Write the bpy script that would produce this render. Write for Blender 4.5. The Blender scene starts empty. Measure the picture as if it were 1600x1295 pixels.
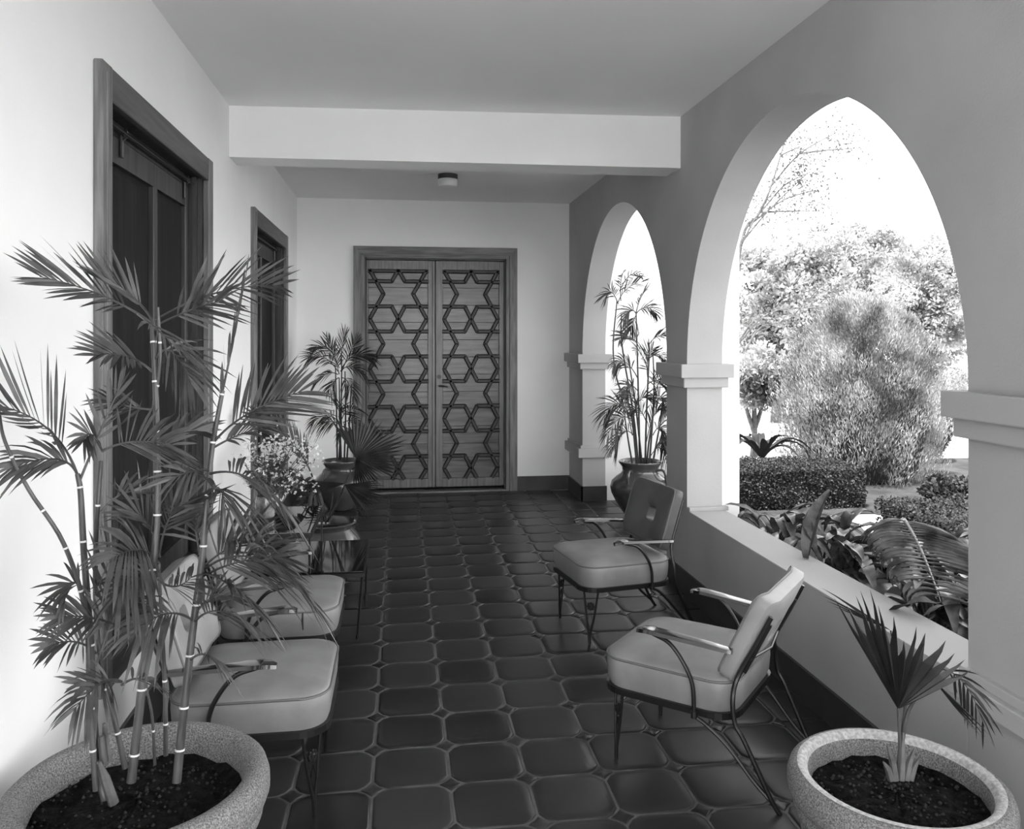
import bpy, bmesh, math, random
import numpy as np
from mathutils import Vector, Matrix
PI = math.pi
C = bpy.context.scene.collection
sc = bpy.context.scene
R_ = random.Random(7)

# ------------------------------------------------------------------ camera, light, exposure
FPX, EYE, PCX, PCY = 1270.0, 1.55, 800.0, 526.0
PSI = math.atan((800 - 624) / FPX)
cs, sn = math.cos(PSI), math.sin(PSI)
cam_d = bpy.data.cameras.new('camera'); cam = bpy.data.objects.new('camera', cam_d); C.objects.link(cam)
cam_d.sensor_width = 36; cam_d.lens = FPX / 1600 * 36
cam_d.shift_y = -(647.5 - PCY) / 1600
cam.location = (0, 0, EYE); cam.rotation_euler = (PI / 2, 0, -PSI)
cam_d.clip_end = 300
sc.camera = cam
w = bpy.data.worlds.new('sky'); sc.world = w; w.use_nodes = True
bg = w.node_tree.nodes['Background']
# hazy clear sky: pale at the horizon, deeper overhead
_n = w.node_tree.nodes; _l = w.node_tree.links
_tc = _n.new('ShaderNodeTexCoord'); _sp = _n.new('ShaderNodeSeparateXYZ'); _l.new(_tc.outputs['Generated'], _sp.inputs[0])
_cr = _n.new('ShaderNodeValToRGB'); _l.new(_sp.outputs['Z'], _cr.inputs[0])
_cr.color_ramp.elements[0].position = 0.0; _cr.color_ramp.elements[0].color = (1, 1, 1, 1)
_cr.color_ramp.elements[1].position = 1.0; _cr.color_ramp.elements[1].color = (.16, .16, .16, 1)
for _p, _v in ((.25, .80), (.5, .40), (.75, .22)):
    _e = _cr.color_ramp.elements.new(_p); _e.color = (_v, _v, _v, 1)
_l.new(_cr.outputs[0], bg.inputs[0]); bg.inputs[1].default_value = 6.6
sd = bpy.data.lights.new('sun', 'SUN'); so = bpy.data.objects.new('sun', sd); C.objects.link(so)
sd.energy = 13.0; sd.angle = math.radians(1.5)
so.rotation_euler = Vector((-.25, -.27, .85)).to_track_quat('Z', 'Y').to_euler()
sc.view_settings.view_transform = 'Standard'; sc.view_settings.look = 'None'
sc.view_settings.gamma = 1; sc.view_settings.use_curve_mapping = False
sc.view_settings.exposure = 0.10
sc.cycles.max_bounces = 10; sc.cycles.diffuse_bounces = 7; sc.cycles.glossy_bounces = 4
sc.cycles.sample_clamp_indirect = 8

# ------------------------------------------------------------------ helpers
def ray(px, py):
    a = (px - PCX) / FPX; b = (PCY - py) / FPX
    return Vector((sn + a * cs, cs - a * sn, b))
def at(px, py, Y):
    r = ray(px, py); t = Y / r.y
    return Vector((r.x * t, Y, EYE + r.z * t))
def V(*a): return Vector(a)

class MB:
    def __init__(s): s.v = []; s.f = []
    def quadstrip(s, rings, closed=True, cap0=False, cap1=False):
        b = len(s.v); n = len(rings[0])
        for r in rings: s.v += [tuple(p) for p in r]
        for i in range(len(rings) - 1):
            for j in range(n if closed else n - 1):
                k = (j + 1) % n
                s.f.append((b + i * n + j, b + i * n + k, b + (i + 1) * n + k, b + (i + 1) * n + j))
        if cap0: s.f.append(tuple(b + j for j in range(n))[::-1])
        if cap1: s.f.append(tuple(b + (len(rings) - 1) * n + j for j in range(n)))
        return s
    def box(s, x0, x1, y0, y1, z0, z1, ch=0.0):
        b = len(s.v)
        if ch <= 0:
            s.v += [(x, y, z) for z in (z0, z1) for (x, y) in ((x0, y0), (x1, y0), (x1, y1), (x0, y1))]
            for q in ((3, 2, 1, 0), (4, 5, 6, 7), (0, 1, 5, 4), (1, 2, 6, 5), (2, 3, 7, 6), (3, 0, 4, 7)):
                s.f.append(tuple(b + i for i in q))
        else:
            def ring(i, z):
                return [(x0+i,y0+ch,z),(x0+ch,y0+i,z),(x1-ch,y0+i,z),(x1-i,y0+ch,z),(x1-i,y1-ch,z),(x1-ch,y1-i,z),(x0+ch,y1-i,z),(x0+i,y1-ch,z)]
            s.quadstrip([ring(ch*.5, z0), ring(0, z0+ch), ring(0, z1-ch), ring(ch*.5, z1)], cap0=True, cap1=True)
        return s
    def tube(s, pts, r, seg=8, caps=True):
        pts = [Vector(p) for p in pts]
        n = len(pts)
        rr = r if isinstance(r, (list, tuple)) else [r] * n
        up = None; rings = []
        for i, p in enumerate(pts):
            t = (pts[min(i + 1, n - 1)] - pts[max(i - 1, 0)])
            if t.length < 1e-9: t = Vector((0, 0, 1))
            t.normalize()
            if up is None:
                up = t.orthogonal().normalized()
            else:
                up = (up - t * up.dot(t))
                up = up.normalized() if up.length > 1e-6 else t.orthogonal().normalized()
            bi = t.cross(up)
            rings.append([p + (up * math.cos(2 * PI * k / seg) + bi * math.sin(2 * PI * k / seg)) * rr[i] for k in range(seg)])
        return s.quadstrip(rings, cap0=caps, cap1=caps)
    def lathe(s, prof, c=(0, 0, 0), seg=40, cap0=True, cap1=True):
        rings = [[(c[0] + r * math.cos(2 * PI * k / seg), c[1] + r * math.sin(2 * PI * k / seg), c[2] + z) for k in range(seg)] for r, z in prof]
        return s.quadstrip(rings, cap0=cap0, cap1=cap1)
    def poly(s, pts):
        b = len(s.v); s.v += [tuple(p) for p in pts]; s.f.append(tuple(range(b, b + len(pts)))); return s
    def mesh(s, name, smooth=False, off=None):
        me = bpy.data.meshes.new(name)
        vv = s.v if off is None else [(a - off[0], b - off[1], c - off[2]) for a, b, c in s.v]
        me.from_pydata(vv, [], s.f); me.validate(); me.update()
        bm = bmesh.new(); bm.from_mesh(me); bmesh.ops.recalc_face_normals(bm, faces=bm.faces); bm.to_mesh(me); bm.free()
        if smooth:
            me.polygons.foreach_set('use_smooth', [True] * len(me.polygons))
            try: me.set_sharp_from_angle(angle=math.radians(smooth if smooth is not True else 40))
            except Exception: pass
        return me
    def build(s, name, mat, parent=None, smooth=False, world=False):
        off = tuple(parent.matrix_basis.translation) if (parent is not None and world) else None
        me = s.mesh(name, smooth, off)
        me.materials.append(mat)
        o = bpy.data.objects.new(name, me); C.objects.link(o)
        if parent is not None: o.parent = parent
        return o

def bez(p0, p1, p2, n=10):
    p0, p1, p2 = Vector(p0), Vector(p1), Vector(p2)
    return [p0 * (1 - t) ** 2 + p1 * 2 * t * (1 - t) + p2 * t * t for t in [i / n for i in range(n + 1)]]
def spline(pts, n=6):
    P = [Vector(p) for p in pts]; P = [P[0] * 2 - P[1]] + P + [P[-1] * 2 - P[-2]]
    out = []
    for i in range(1, len(P) - 2):
        a, b, c, d = P[i - 1:i + 3]
        for k in range(n):
            t = k / n
            out.append(.5 * ((2 * b) + (c - a) * t + (2 * a - 5 * b + 4 * c - d) * t * t + (-a + 3 * b - 3 * c + d) * t ** 3))
    out.append(P[-2]); return out
def tag(o, label=None, cat=None, group=None, kind=None):
    if label: o['label'] = label
    if cat: o['category'] = cat
    if group: o['group'] = group
    if kind: o['kind'] = kind
    return o
def thing(name, label, cat, loc=(0, 0, 0), rz=0, group=None):
    o = bpy.data.objects.new(name, None); o.empty_display_size = .1; C.objects.link(o)
    o.location = loc; o.rotation_euler = (0, 0, rz)
    return tag(o, label, cat, group)
def sthing(name, loc=(0, 0, 0)):
    o = bpy.data.objects.new(name, None); C.objects.link(o); o.location = loc
    o['kind'] = 'structure'; return o
def struct(name, mb, mat, smooth=False):
    return tag(mb.build(name, mat, None, smooth), kind='structure')
def copy_tree(o, parent=None):
    c = o.copy(); C.objects.link(c); c.parent = parent
    for ch in [x for x in bpy.data.objects if x.parent == o]:
        if ch is not c: copy_tree(ch, c)
    return c

# ------------------------------------------------------------------ materials (black and white photograph: all greys)
def mat(name, g, rough=.6, g2=None, scale=6.0, detail=4, bump=0.0, bscale=60.0, metal=0.0, spec=.5, coat=0.0,
        stretch=None, trans=0.0, lo=.35, hi=.65, bdist=.002, ior=None):
    m = bpy.data.materials.new(name); m.use_nodes = True
    nt = m.node_tree; N = nt.nodes; L = nt.links; b = N['Principled BSDF']
    b.inputs['Base Color'].default_value = (g, g, g, 1)
    b.inputs['Roughness'].default_value = rough; b.inputs['Metallic'].default_value = metal
    b.inputs['Specular IOR Level'].default_value = spec
    b.inputs['Coat Weight'].default_value = coat; b.inputs['Coat Roughness'].default_value = .08
    if ior: b.inputs['IOR'].default_value = ior
    tc = N.new('ShaderNodeTexCoord'); mp = N.new('ShaderNodeMapping'); L.new(tc.outputs['Object'], mp.inputs[0])
    if stretch: mp.inputs['Scale'].default_value = stretch
    if g2 is not None:
        nz = N.new('ShaderNodeTexNoise'); nz.inputs['Scale'].default_value = scale; nz.inputs['Detail'].default_value = detail
        L.new(mp.outputs[0], nz.inputs['Vector'])
        cr = N.new('ShaderNodeValToRGB'); L.new(nz.outputs['Fac'], cr.inputs[0])
        cr.color_ramp.elements[0].position = lo; cr.color_ramp.elements[0].color = (g, g, g, 1)
        cr.color_ramp.elements[1].position = hi; cr.color_ramp.elements[1].color = (g2, g2, g2, 1)
        L.new(cr.outputs[0], b.inputs['Base Color']); col = cr.outputs[0]
    if bump > 0:
        nb = N.new('ShaderNodeTexNoise'); nb.inputs['Scale'].default_value = bscale; nb.inputs['Detail'].default_value = 3
        L.new(mp.outputs[0], nb.inputs['Vector'])
        bp = N.new('ShaderNodeBump'); bp.inputs['Strength'].default_value = bump; bp.inputs['Distance'].default_value = bdist
        L.new(nb.outputs['Fac'], bp.inputs['Height']); L.new(bp.outputs[0], b.inputs['Normal'])
    if trans > 0:
        tr = N.new('ShaderNodeBsdfTranslucent'); mx = N.new('ShaderNodeMixShader'); mx.inputs[0].default_value = trans
        if g2 is not None: L.new(col, tr.inputs[0])
        else: tr.inputs[0].default_value = (g, g, g, 1)
        L.new(b.outputs[0], mx.inputs[1]); L.new(tr.outputs[0], mx.inputs[2])
        L.new(mx.outputs[0], N['Material Output'].inputs['Surface'])
    return m
M = {}
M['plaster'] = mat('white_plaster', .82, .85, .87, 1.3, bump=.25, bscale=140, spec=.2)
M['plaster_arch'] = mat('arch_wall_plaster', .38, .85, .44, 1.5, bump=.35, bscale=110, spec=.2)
M['ceiling'] = mat('ceiling_paint', .82, .9, .86, 1.0, bump=.25, bscale=120, spec=.15)
M['skirting'] = mat('dark_skirting', .035, .35, .05, 8)
M['grout'] = mat('floor_grout', .08, .7, .12, 12, bump=.4)
def tile_material():
    m = mat('waxed_clay_tile', .016, .32, .032, 2.2, detail=6, bump=.2, bscale=14, spec=.45, lo=.3, hi=.72, bdist=.004)
    nt = m.node_tree; N = nt.nodes; L = nt.links
    oi = N.new('ShaderNodeObjectInfo'); b = N['Principled BSDF']
    src = b.inputs['Base Color'].links[0].from_socket
    mr = N.new('ShaderNodeMapRange'); mr.inputs[3].default_value = .75; mr.inputs[4].default_value = 1.3
    L.new(oi.outputs['Random'], mr.inputs[0])
    hs = N.new('ShaderNodeHueSaturation'); L.new(src, hs.inputs['Color']); L.new(mr.outputs[0], hs.inputs['Value'])
    L.new(hs.outputs[0], b.inputs['Base Color'])
    m2 = N.new('ShaderNodeMapRange'); m2.inputs[3].default_value = .24; m2.inputs[4].default_value = .42
    L.new(oi.outputs['Random'], m2.inputs[0]); L.new(m2.outputs[0], b.inputs['Roughness'])
    # offset the grain of each tile
    ad = N.new('ShaderNodeVectorMath'); ad.operation = 'ADD'
    sc_ = N.new('ShaderNodeVectorMath'); sc_.operation = 'SCALE'; sc_.inputs[0].default_value = (37, 19, 53)
    L.new(oi.outputs['Random'], sc_.inputs['Scale'])
    mp = [n for n in N if n.type == 'MAPPING'][0]
    tcn = [n for n in N if n.type == 'TEX_COORD'][0]
    L.new(tcn.outputs['Object'], ad.inputs[0]); L.new(sc_.outputs[0], ad.inputs[1]); L.new(ad.outputs[0], mp.inputs[0])
    return m
M['tile'] = tile_material()
M['wood_side'] = mat('dark_door_wood', .022, .5, .055, 5, stretch=(6, 6, .5), bump=.15)
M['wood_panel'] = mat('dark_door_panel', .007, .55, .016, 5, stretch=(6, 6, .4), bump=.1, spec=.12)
M['wood_case'] = mat('casing_wood', .085, .45, .19, 5, stretch=(9, 9, .7), bump=.2)
M['wood_lintel'] = mat('lintel_wood_along_wall', .05, .5, .09, 5, stretch=(9, .7, 9), bump=.2)
M['wood_case_h'] = mat('casing_wood_level_grain', .085, .45, .19, 5, stretch=(.7, 9, 9), bump=.2)
M['wood_leaf'] = mat('door_plank_wood', .04, .22, .14, 3.2, stretch=(.8, 5, 10), bump=.15, lo=.3, hi=.7)
M['wood_stile'] = mat('door_stile_wood', .07, .3, .15, 5, stretch=(9, 9, .7), bump=.1)
M['wood_strip'] = mat('lattice_wood', .010, .38, .03, 8, spec=.35)
M['wood_dark'] = mat('door_threshold_wood', .03, .4, .05, 8)
M['iron'] = mat('black_iron', .010, .35, spec=.5)
M['iron_dull'] = mat('dark_iron_dull', .03, .5)
M['vinyl'] = mat('grey_vinyl', .20, .42, .25, 9, bump=.12, bscale=160, spec=.4)
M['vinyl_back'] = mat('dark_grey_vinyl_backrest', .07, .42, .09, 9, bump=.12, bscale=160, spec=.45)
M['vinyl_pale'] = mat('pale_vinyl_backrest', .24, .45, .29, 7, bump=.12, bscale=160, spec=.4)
M['piping'] = mat('seam_piping', .12, .5)
M['lacquer'] = mat('black_lacquer', .012, .12, coat=1.0)
M['terrazzo'] = mat('stone_aggregate', .07, .8, .30, 260, detail=3, bump=.8, bscale=260, lo=.36, hi=.72, bdist=.003)
M['lip_highlight'] = mat('stone_lip_highlight', .30, .75, .52, 95, detail=3, bump=.5, bscale=150, bdist=.002)  # paler than the bowl: the light caught on the rim is painted in
M['soil'] = mat('dark_soil', .003, .95, .013, 40, spec=.08, bump=1.0, bscale=50, bdist=.02)
M['pebble'] = mat('soil_pebbles', .005, .9, .035, 30)
M['glaze'] = mat('dark_glazed_clay', .045, .18, .075, 5, coat=.4)
M['palm'] = mat('palm_leaf', .035, .38, .085, 14, trans=.12)
M['palm_dark'] = mat('dark_palm_leaf', .008, .5, .022, 14, trans=.08)
M['palm_far'] = mat('far_palm_leaf', .015, .5, .045, 14, trans=.12)
M['cane'] = mat('bamboo_cane', .025, .35, .08, 12, stretch=(3, 3, .6))
M['ring'] = mat('pale_cane_ring', .62, .6)
M['sheath'] = mat('dry_sheath', .04, .7, .12, 20)
M['glass_top'] = mat('black_mirror_glass', .006, .06, spec=.5, ior=1.7)
M['glass_up'] = mat('mirror_glass_shelf', .006, .03, spec=.5, ior=3.6)
M['vase'] = mat('ribbed_vase', .05, .15, .2, 20, coat=.6)
M['blossom'] = mat('pale_blossom', .78, .7, .75, 10, trans=.2)
M['lamp_glass'] = mat('lamp_glass', .72, .3)
M['steel'] = mat('dull_brass', .10, .3, metal=.8)
M['tear'] = mat('torn_lining', .03, .9)
M['hedge'] = mat('hedge_leaf', .014, .6, .05, 40, trans=.1)
M['hedge_core'] = mat('hedge_inside', .012, .9)
M['conifer'] = mat('conifer_spray', .05, .7, .5, 3.0, detail=5, trans=.25)
M['tree'] = mat('pale_tree_leaf', .14, .6, .62, 1.6, detail=5, trans=.35)
M['bough'] = mat('sapling_leaf', .05, .6, .2, 3, trans=.2)
M['bark'] = mat('garden_bark', .05, .8, .12, 20)
M['bigleaf'] = mat('broad_leaf', .025, .3, .13, 18, stretch=(1, 1, 1), trans=.18)
M['tornleaf'] = mat('pale_torn_leaf', .05, .4, .26, 12, trans=.2)
M['earth'] = mat('garden_earth', .02, .95, .06, 5, bump=.8, bscale=30)
M['drive'] = mat('pale_driveway', .62, .9, .72, 2)
M['stucco'] = mat('outer_stucco', .80, .85, .84, 2, bump=.3, bscale=90, spec=.2)
M['wallfar'] = mat('far_garden_wall', .25, .9, .32, 4)

# ------------------------------------------------------------------ the setting
XL, XR, XO, YB = -.985, 1.71, 1.93, 8.10
CZ, TOP = 2.90, 3.25
SPR, RAD = 1.385, 1.217
Y0S = -1.15
D1 = (2.80, 4.385, 2.455); D2 = (5.62, 7.26, 2.42); DB = (-.445, 1.172, 2.437)
cw = .085    # casing width
ZB = .37     # the two tall shuttered windows stop this far above the floor
# left wall with the two door openings
mb = MB()
yy = Y0S
for (a, b_, z) in (D1, D2):
    mb.box(XL - .25, XL, yy, a + cw, -.01, CZ); mb.box(XL - .25, XL, a + cw, b_ - cw, z - cw, CZ); mb.box(XL - .25, XL, a + cw, b_ - cw, -.01, ZB + cw); yy = b_ - cw
mb.box(XL - .25, XL, yy, YB + .25, -.01, CZ)
struct('wall_left', mb, M['plaster'])
mb = MB()
mb.box(XL, DB[0] + cw, YB, YB + .25, -.01, CZ); mb.box(DB[0] + cw, DB[1] - cw, YB, YB + .25, DB[2] - cw, CZ); mb.box(DB[1] - cw, XO, YB, YB + .25, -.01, CZ)
struct('wall_back', mb, M['plaster'])
mb = MB(); mb.box(XL - .25, XO, Y0S, YB + .25, CZ, TOP)
struct('ceiling', mb, M['ceiling'])
# beam (slightly off square as photographed)
mb = MB()
yl, yr = (4.93, 5.16), (4.80, 5.06)
mb.quadstrip([[(XL, yl[0], 2.60), (XL, yl[1], 2.60), (XL, yl[1], CZ), (XL, yl[0], CZ)],
              [(XR, yr[0], 2.585), (XR, yr[1], 2.585), (XR, yr[1], CZ), (XR, yr[0], CZ)]], cap0=True, cap1=True)
struct('trim_1', mb, M['plaster'])
# arcade wall
arches = [(-2.98, -.55 - .0), (-.553, 1.881), (2.253, 4.687), (5.062, 7.496)]
arches = arches[1:]
mb = MB()
def arcade(mb, y0, y1):
    n = 72; yc = (y0 + y1) / 2; r = (y1 - y0) / 2
    zr = RAD
    pts = [(yc - r * math.cos(PI * k / n), SPR + zr * math.sin(PI * k / n)) for k in range(n + 1)]
    rings = [[(XR, y, z), (XR, y, CZ + .05), (XO, y, TOP), (XO, y, z)] for y, z in pts]
    mb.quadstrip(rings)
ys = Y0S
for (a, b_) in arches:
    mb.box(XR, XO, ys, a, -.01, TOP); arcade(mb, a, b_); ys = b_
mb.box(XR, XO, ys, YB + .25, -.01, TOP)
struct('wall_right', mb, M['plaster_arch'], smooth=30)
# parapets between the piers
for i, (a, b_) in enumerate(arches[:2]):
    mb = MB(); mb.box(XR, XO + .01, a, b_, 0, .507, .004)
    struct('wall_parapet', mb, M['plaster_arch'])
# outer wing wall beyond the far arch, buttress stubs on the piers
mb = MB(); mb.box(XO, 2.75, 7.53, 7.78, -.01, TOP); struct('wall_wing', mb, M['stucco'])
mb = MB(); mb.box(XO, 2.065, 4.745, 5.0, 0, TOP); struct('wall_buttress', mb, M['stucco'])
mb = MB(); mb.box(XO, 2.065, 1.94, 2.19, 0, TOP); struct('wall_buttress', mb, M['stucco'])
# piers' impost mouldings and base mouldings
def mould(name, x0, x1, y0, y1, steps):
    mb = MB()
    for p, z0, z1 in steps:
        mb.box(x0 - p, x1 + p, y0 - p, y1 + p, z0, z1, .004)
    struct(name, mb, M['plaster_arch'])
imp = ((.055, 1.305, 1.385), (.03, 1.245, 1.3055))
mould('trim_2', XR, XO, 4.687, 5.062, imp)
mould('trim_3', XR, XO, 1.881, 2.253, imp)
mould('trim_4', XR, XO, 7.496, YB - .06, imp)
mould('trim_5', XR, XO, 7.496, YB - .06, ((.05, .415, .50), (.025, .50, .525)))
mould('trim_6', XR, XO, 1.881, 2.253, ((.04, .46, .52), (.02, .52, .55)))
mb = MB(); mb.box(XR + .002, XO + .03, 4.655, 4.70, .507, .53, .004); struct('trim_7', mb, M['plaster_arch'])
# skirtings
for nm, bx_ in (('baseboard_back', (DB[1], XR, YB - .014, YB, 0, .145)),
                ('baseboard_back', (XL, DB[0], YB - .014, YB, 0, .145)),
                ('baseboard_right', (XR - .014, XR, 7.482, YB, 0, .14)),
                ('baseboard_right', (XR - .014, XO + .012, 7.482, 7.496, 0, .14)),
                ('baseboard_right', (XR - .014, XR, Y0S, 5.062, 0, .14)),
                ('baseboard_left', (XL, XL + .014, Y0S, YB - .014, 0, .16))):
    mb = MB(); mb.box(*bx_); struct(nm, mb, M['skirting'])

# ---- floor: octagon tiles with small square insets, plain border tiles
fl = MB(); fl.box(XL - .25, XO, Y0S, YB + .25, -.12, -.005); fl.box(XO, 2.6, 5.062, 7.53, -.12, -.005)
floor = struct('floor', fl, M['grout'])
TW, TX0, TY0 = .2687, -.897, .944
CUT, GR = .175 * TW, .0045
def ring_mesh(name, outline, z0=-.012, zt=0.0, bev=.010, crown=.0015):
    mb = MB(); c = Vector((0, 0, 0))
    def ins(d, z):
        out = []
        for (x, y) in outline:
            l = math.hypot(x, y); k = (l - d) / l; out.append((x * k, y * k, z))
        return out
    mb.quadstrip([ins(0, z0), ins(0, zt - .005), ins(bev * .35, zt - .0018), ins(bev, zt), ins(bev * 4, zt + crown)], cap1=True)
    return mb.mesh(name, smooth=50)
h = TW / 2 - GR; k1 = h - CUT; m_ = h - CUT * .5 + .006
octo = []
for q in range(4):
    a = q * PI / 2
    for (x, y) in ((h, -k1), (h, k1), (m_ - .001, m_ - .001)):
        octo.append((x * math.cos(a) - y * math.sin(a), x * math.sin(a) + y * math.cos(a)))
d = CUT - GR * 1.6
dia = [(d, 0), (d * .47, d * .47), (0, d), (-d * .47, d * .47), (-d, 0), (-d * .47, -d * .47), (0, -d), (d * .47, -d * .47)]
tile_me = ring_mesh('tile', octo); tile_me.materials.append(M['tile'])
small_me = ring_mesh('small_tile', dia, zt=-.001, bev=.006, crown=.0005); small_me.materials.append(M['tile'])
def put(name, me, x, y, rz=0, rx=0, ry=0, z=0):
    o = bpy.data.objects.new(name, me); C.objects.link(o); o.parent = floor
    o.location = (x, y, z); o.rotation_euler = (rx, ry, rz); return o
rt = random.Random(3)
NR = 26
for j in range(NR):
    for i in range(9):
        put('tile', tile_me, TX0 + (i + .5) * TW, TY0 + (j + .5) * TW, rt.choice((0, 1, 2, 3)) * PI / 2 + rt.gauss(0, .006), rt.gauss(0, .004), rt.gauss(0, .004))
for j in range(NR + 1):
    for i in range(10):
        put('small_tile', small_me, TX0 + i * TW, TY0 + j * TW, rt.gauss(0, .02))
def rect_tile(name, w_, l_):
    o = [(w_/2, 0), (w_/2, l_/2), (0, l_/2), (-w_/2, l_/2), (-w_/2, 0), (-w_/2, -l_/2), (0, -l_/2), (w_/2, -l_/2)]
    me = ring_mesh(name, o, bev=.006); me.materials.append(M['tile']); return me
bw = XR - (TX0 + 9 * TW)
br = rect_tile('border_tile', bw - .008, TW - .008); bl = rect_tile('border_tile', TX0 - XL - .006, TW - .008); sq = rect_tile('square_tile', .258, .258)
for j in range(NR):
    put('border_tile', br, XR - bw / 2, TY0 + (j + .5) * TW); put('border_tile', bl, (TX0 + XL) / 2, TY0 + (j + .5) * TW)
le = YB - (TY0 + NR * TW)
be = rect_tile('border_tile', TW - .008, le - .008)
for i in range(9): put('border_tile', be, TX0 + (i + .5) * TW, YB - le / 2)
for i in range(3):
    for j in range(9):
        put('square_tile', sq, XR + .135 + i * .268, 5.062 + .135 + j * .268, z=-.0005)
# rows behind the camera, joined
mb = MB()
for j in range(-7, 0):
    for i in range(9):
        b = len(mb.v); cx_, cy_ = TX0 + (i + .5) * TW, TY0 + (j + .5) * TW
        mb.quadstrip([[(cx_ + x, cy_ + y, -.012) for x, y in octo], [(cx_ + x, cy_ + y, -.003) for x, y in octo], [(cx_ + x * .95, cy_ + y * .95, 0) for x, y in octo]], cap1=True)
tag(mb.build('tile', M['tile'], floor), kind='stuff')

# ---- doors
def side_window(name, a, b_, z, hooks):
    r = sthing(name, (XL, (a + b_) / 2, 0))
    p = .03
    mb = MB(); mb.box(XL, XL + p, a, a + cw + .01, ZB, z, .004); mb.box(XL + p - .002, XL + p + .005, a + .030, a + .045, ZB + .03, z - .03, .002); mb.build('casing', M['wood_case'], r, world=True)
    mb = MB(); mb.box(XL, XL + p, b_ - cw - .01, b_, ZB, z, .004); mb.build('casing', M['wood_case'], r, world=True)
    mb = MB(); mb.box(XL, XL + p - .002, a + cw, b_ - cw, z - cw - .03, z - .001, .004); mb.build('lintel_casing', M['wood_lintel'], r, world=True)
    mb = MB(); mb.box(XL, XL + p - .002, a + cw, b_ - cw, ZB + .001, ZB + cw + .01, .004); mb.build('sill_casing', M['wood_lintel'], r, world=True)
    # jamb lining, stepped
    i0, i1, zt = a + cw, b_ - cw, z - cw; zb = ZB + cw
    mb = MB()
    mb.box(XL - .24, XL - .001, i0, i0 + .018, zb, zt); mb.box(XL - .24, XL - .001, i1 - .018, i1, zb, zt); mb.box(XL - .24, XL - .001, i0, i1, zt - .018, zt); mb.box(XL - .24, XL - .001, i0, i1, zb, zb + .015)
    mb.box(XL - .045, XL - .022, i1 - .045, i1 - .018, zb, zt - .02); mb.box(XL - .09, XL - .045, i1 - .03, i1 - .018, zb, zt - .02)
    mb.build('jamb', M['wood_side'], r, world=True)
    # leaf
    lf = XL - .06; l0, l1, lt = i0 + .02, i1 - .05, zt - .075
    ym = 3.70 if hooks else (l0 + l1) / 2
    st = .055
    lb = MB()
    for (s0, s1) in ((l0, l0 + st), (ym - st / 2, ym + st / 2), (l1 - st, l1)):
        lb.box(lf - .035, lf, s0, s1, zb + .02, lt, .004)
    lb.box(lf - .033, lf - .001, l0 + st, l1 - st, lt - .10, lt - .001); lb.box(lf - .033, lf - .001, l0 + st, l1 - st, zb + .02, zb + .12)
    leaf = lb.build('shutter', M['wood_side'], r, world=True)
    for (s0, s1) in ((l0 + st, ym - st / 2), (ym + st / 2, l1 - st)):
        mb = MB(); mb.box(lf - .030, lf - .022, s0, s1, zb + .12, lt - .1)
        mb.box(lf - .022, lf - .017, s0 + .03, s1 - .03, zb + .15, lt - .13, .002)
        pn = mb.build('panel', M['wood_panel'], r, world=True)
    # header board and sliding rail
    mb = MB(); mb.box(lf - .02, lf - .004, i0 + .018, i1 - .018, lt + .004, zt - .018); mb.build('header_board', M['wood_side'], r, world=True)
    if True:
        mb = MB(); mb.tube([(lf + .022, i0 + .02, lt + .02), (lf + .022, i1 - .02, lt + .02)], .007, 8); mb.build('rail', M['iron'], r, world=True)
        for yy_ in (l0 + .17 if not hooks else 3.24, l1 - .1):
            mb = MB()
            mb.tube([(lf + .022, yy_ + .016 * math.cos(t), lt + .022 + .016 * math.sin(t)) for t in [k * PI / 6 for k in range(13)]], .0045, 6)
            mb.box(lf + .003, lf + .012, yy_ - .012, yy_ + .012, lt - .07, lt + .012, .002)
            mb.tube([(lf + .012, yy_, lt - .005), (lf + .022, yy_, lt + .006)], .005, 6)
            mb.build('hanger', M['steel'], r, world=True)
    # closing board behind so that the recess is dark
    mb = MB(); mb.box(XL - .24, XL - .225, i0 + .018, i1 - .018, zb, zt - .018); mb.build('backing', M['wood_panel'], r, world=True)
    return r
side_window('window_1', *D1, True)
side_window('window_2', *D2, False)

door = sthing('door_1', ((DB[0] + DB[1]) / 2, YB, 0))
p = .035; bwid = .105
a, b_, z = DB
def mitre(mb, pts, y0, y1):
    mb.quadstrip([[(x, y1, zz) for x, zz in pts], [(x, y0, zz) for x, zz in pts]], cap0=True, cap1=True)
def cas(pts, m, nm, y0, y1):
    mb = MB(); mitre(mb, pts, y0, y1); mb.build(nm, m, door, world=True)
for (o_, y0, i_) in ((0, YB - p, .075), (.075, YB - .018, .11)):
    cas([(a + o_, 0), (a + i_, 0), (a + i_, z - i_), (a + o_, z - o_)], M['wood_case'], 'casing', y0, YB + .05 if o_ else YB)
    cas([(b_ - o_, 0), (b_ - i_, 0), (b_ - i_, z - i_), (b_ - o_, z - o_)], M['wood_case'], 'casing', y0, YB + .05 if o_ else YB)
    cas([(a + o_, z - o_), (b_ - o_, z - o_), (b_ - i_, z - i_), (a + i_, z - i_)], M['wood_case_h'], 'lintel_casing', y0, YB + .05 if o_ else YB)
ia, ib, iz = a + .11, b_ - .11, z - .11
mb = MB(); mb.box(ia - .01, ia + .015, YB + .02, YB + .2, 0, iz); mb.box(ib - .015, ib + .01, YB + .02, YB + .2, 0, iz); mb.box(ia, ib, YB + .02, YB + .2, iz - .015, iz + .005)
mb.build('jamb', M['wood_side'], door, world=True)
mb = MB(); mb.box(ia, ib, YB - .01, YB + .12, 0, .018, .003); mb.build('threshold', M['wood_case_h'], door, world=True)
LY = YB + .045   # face of the leaves
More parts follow.
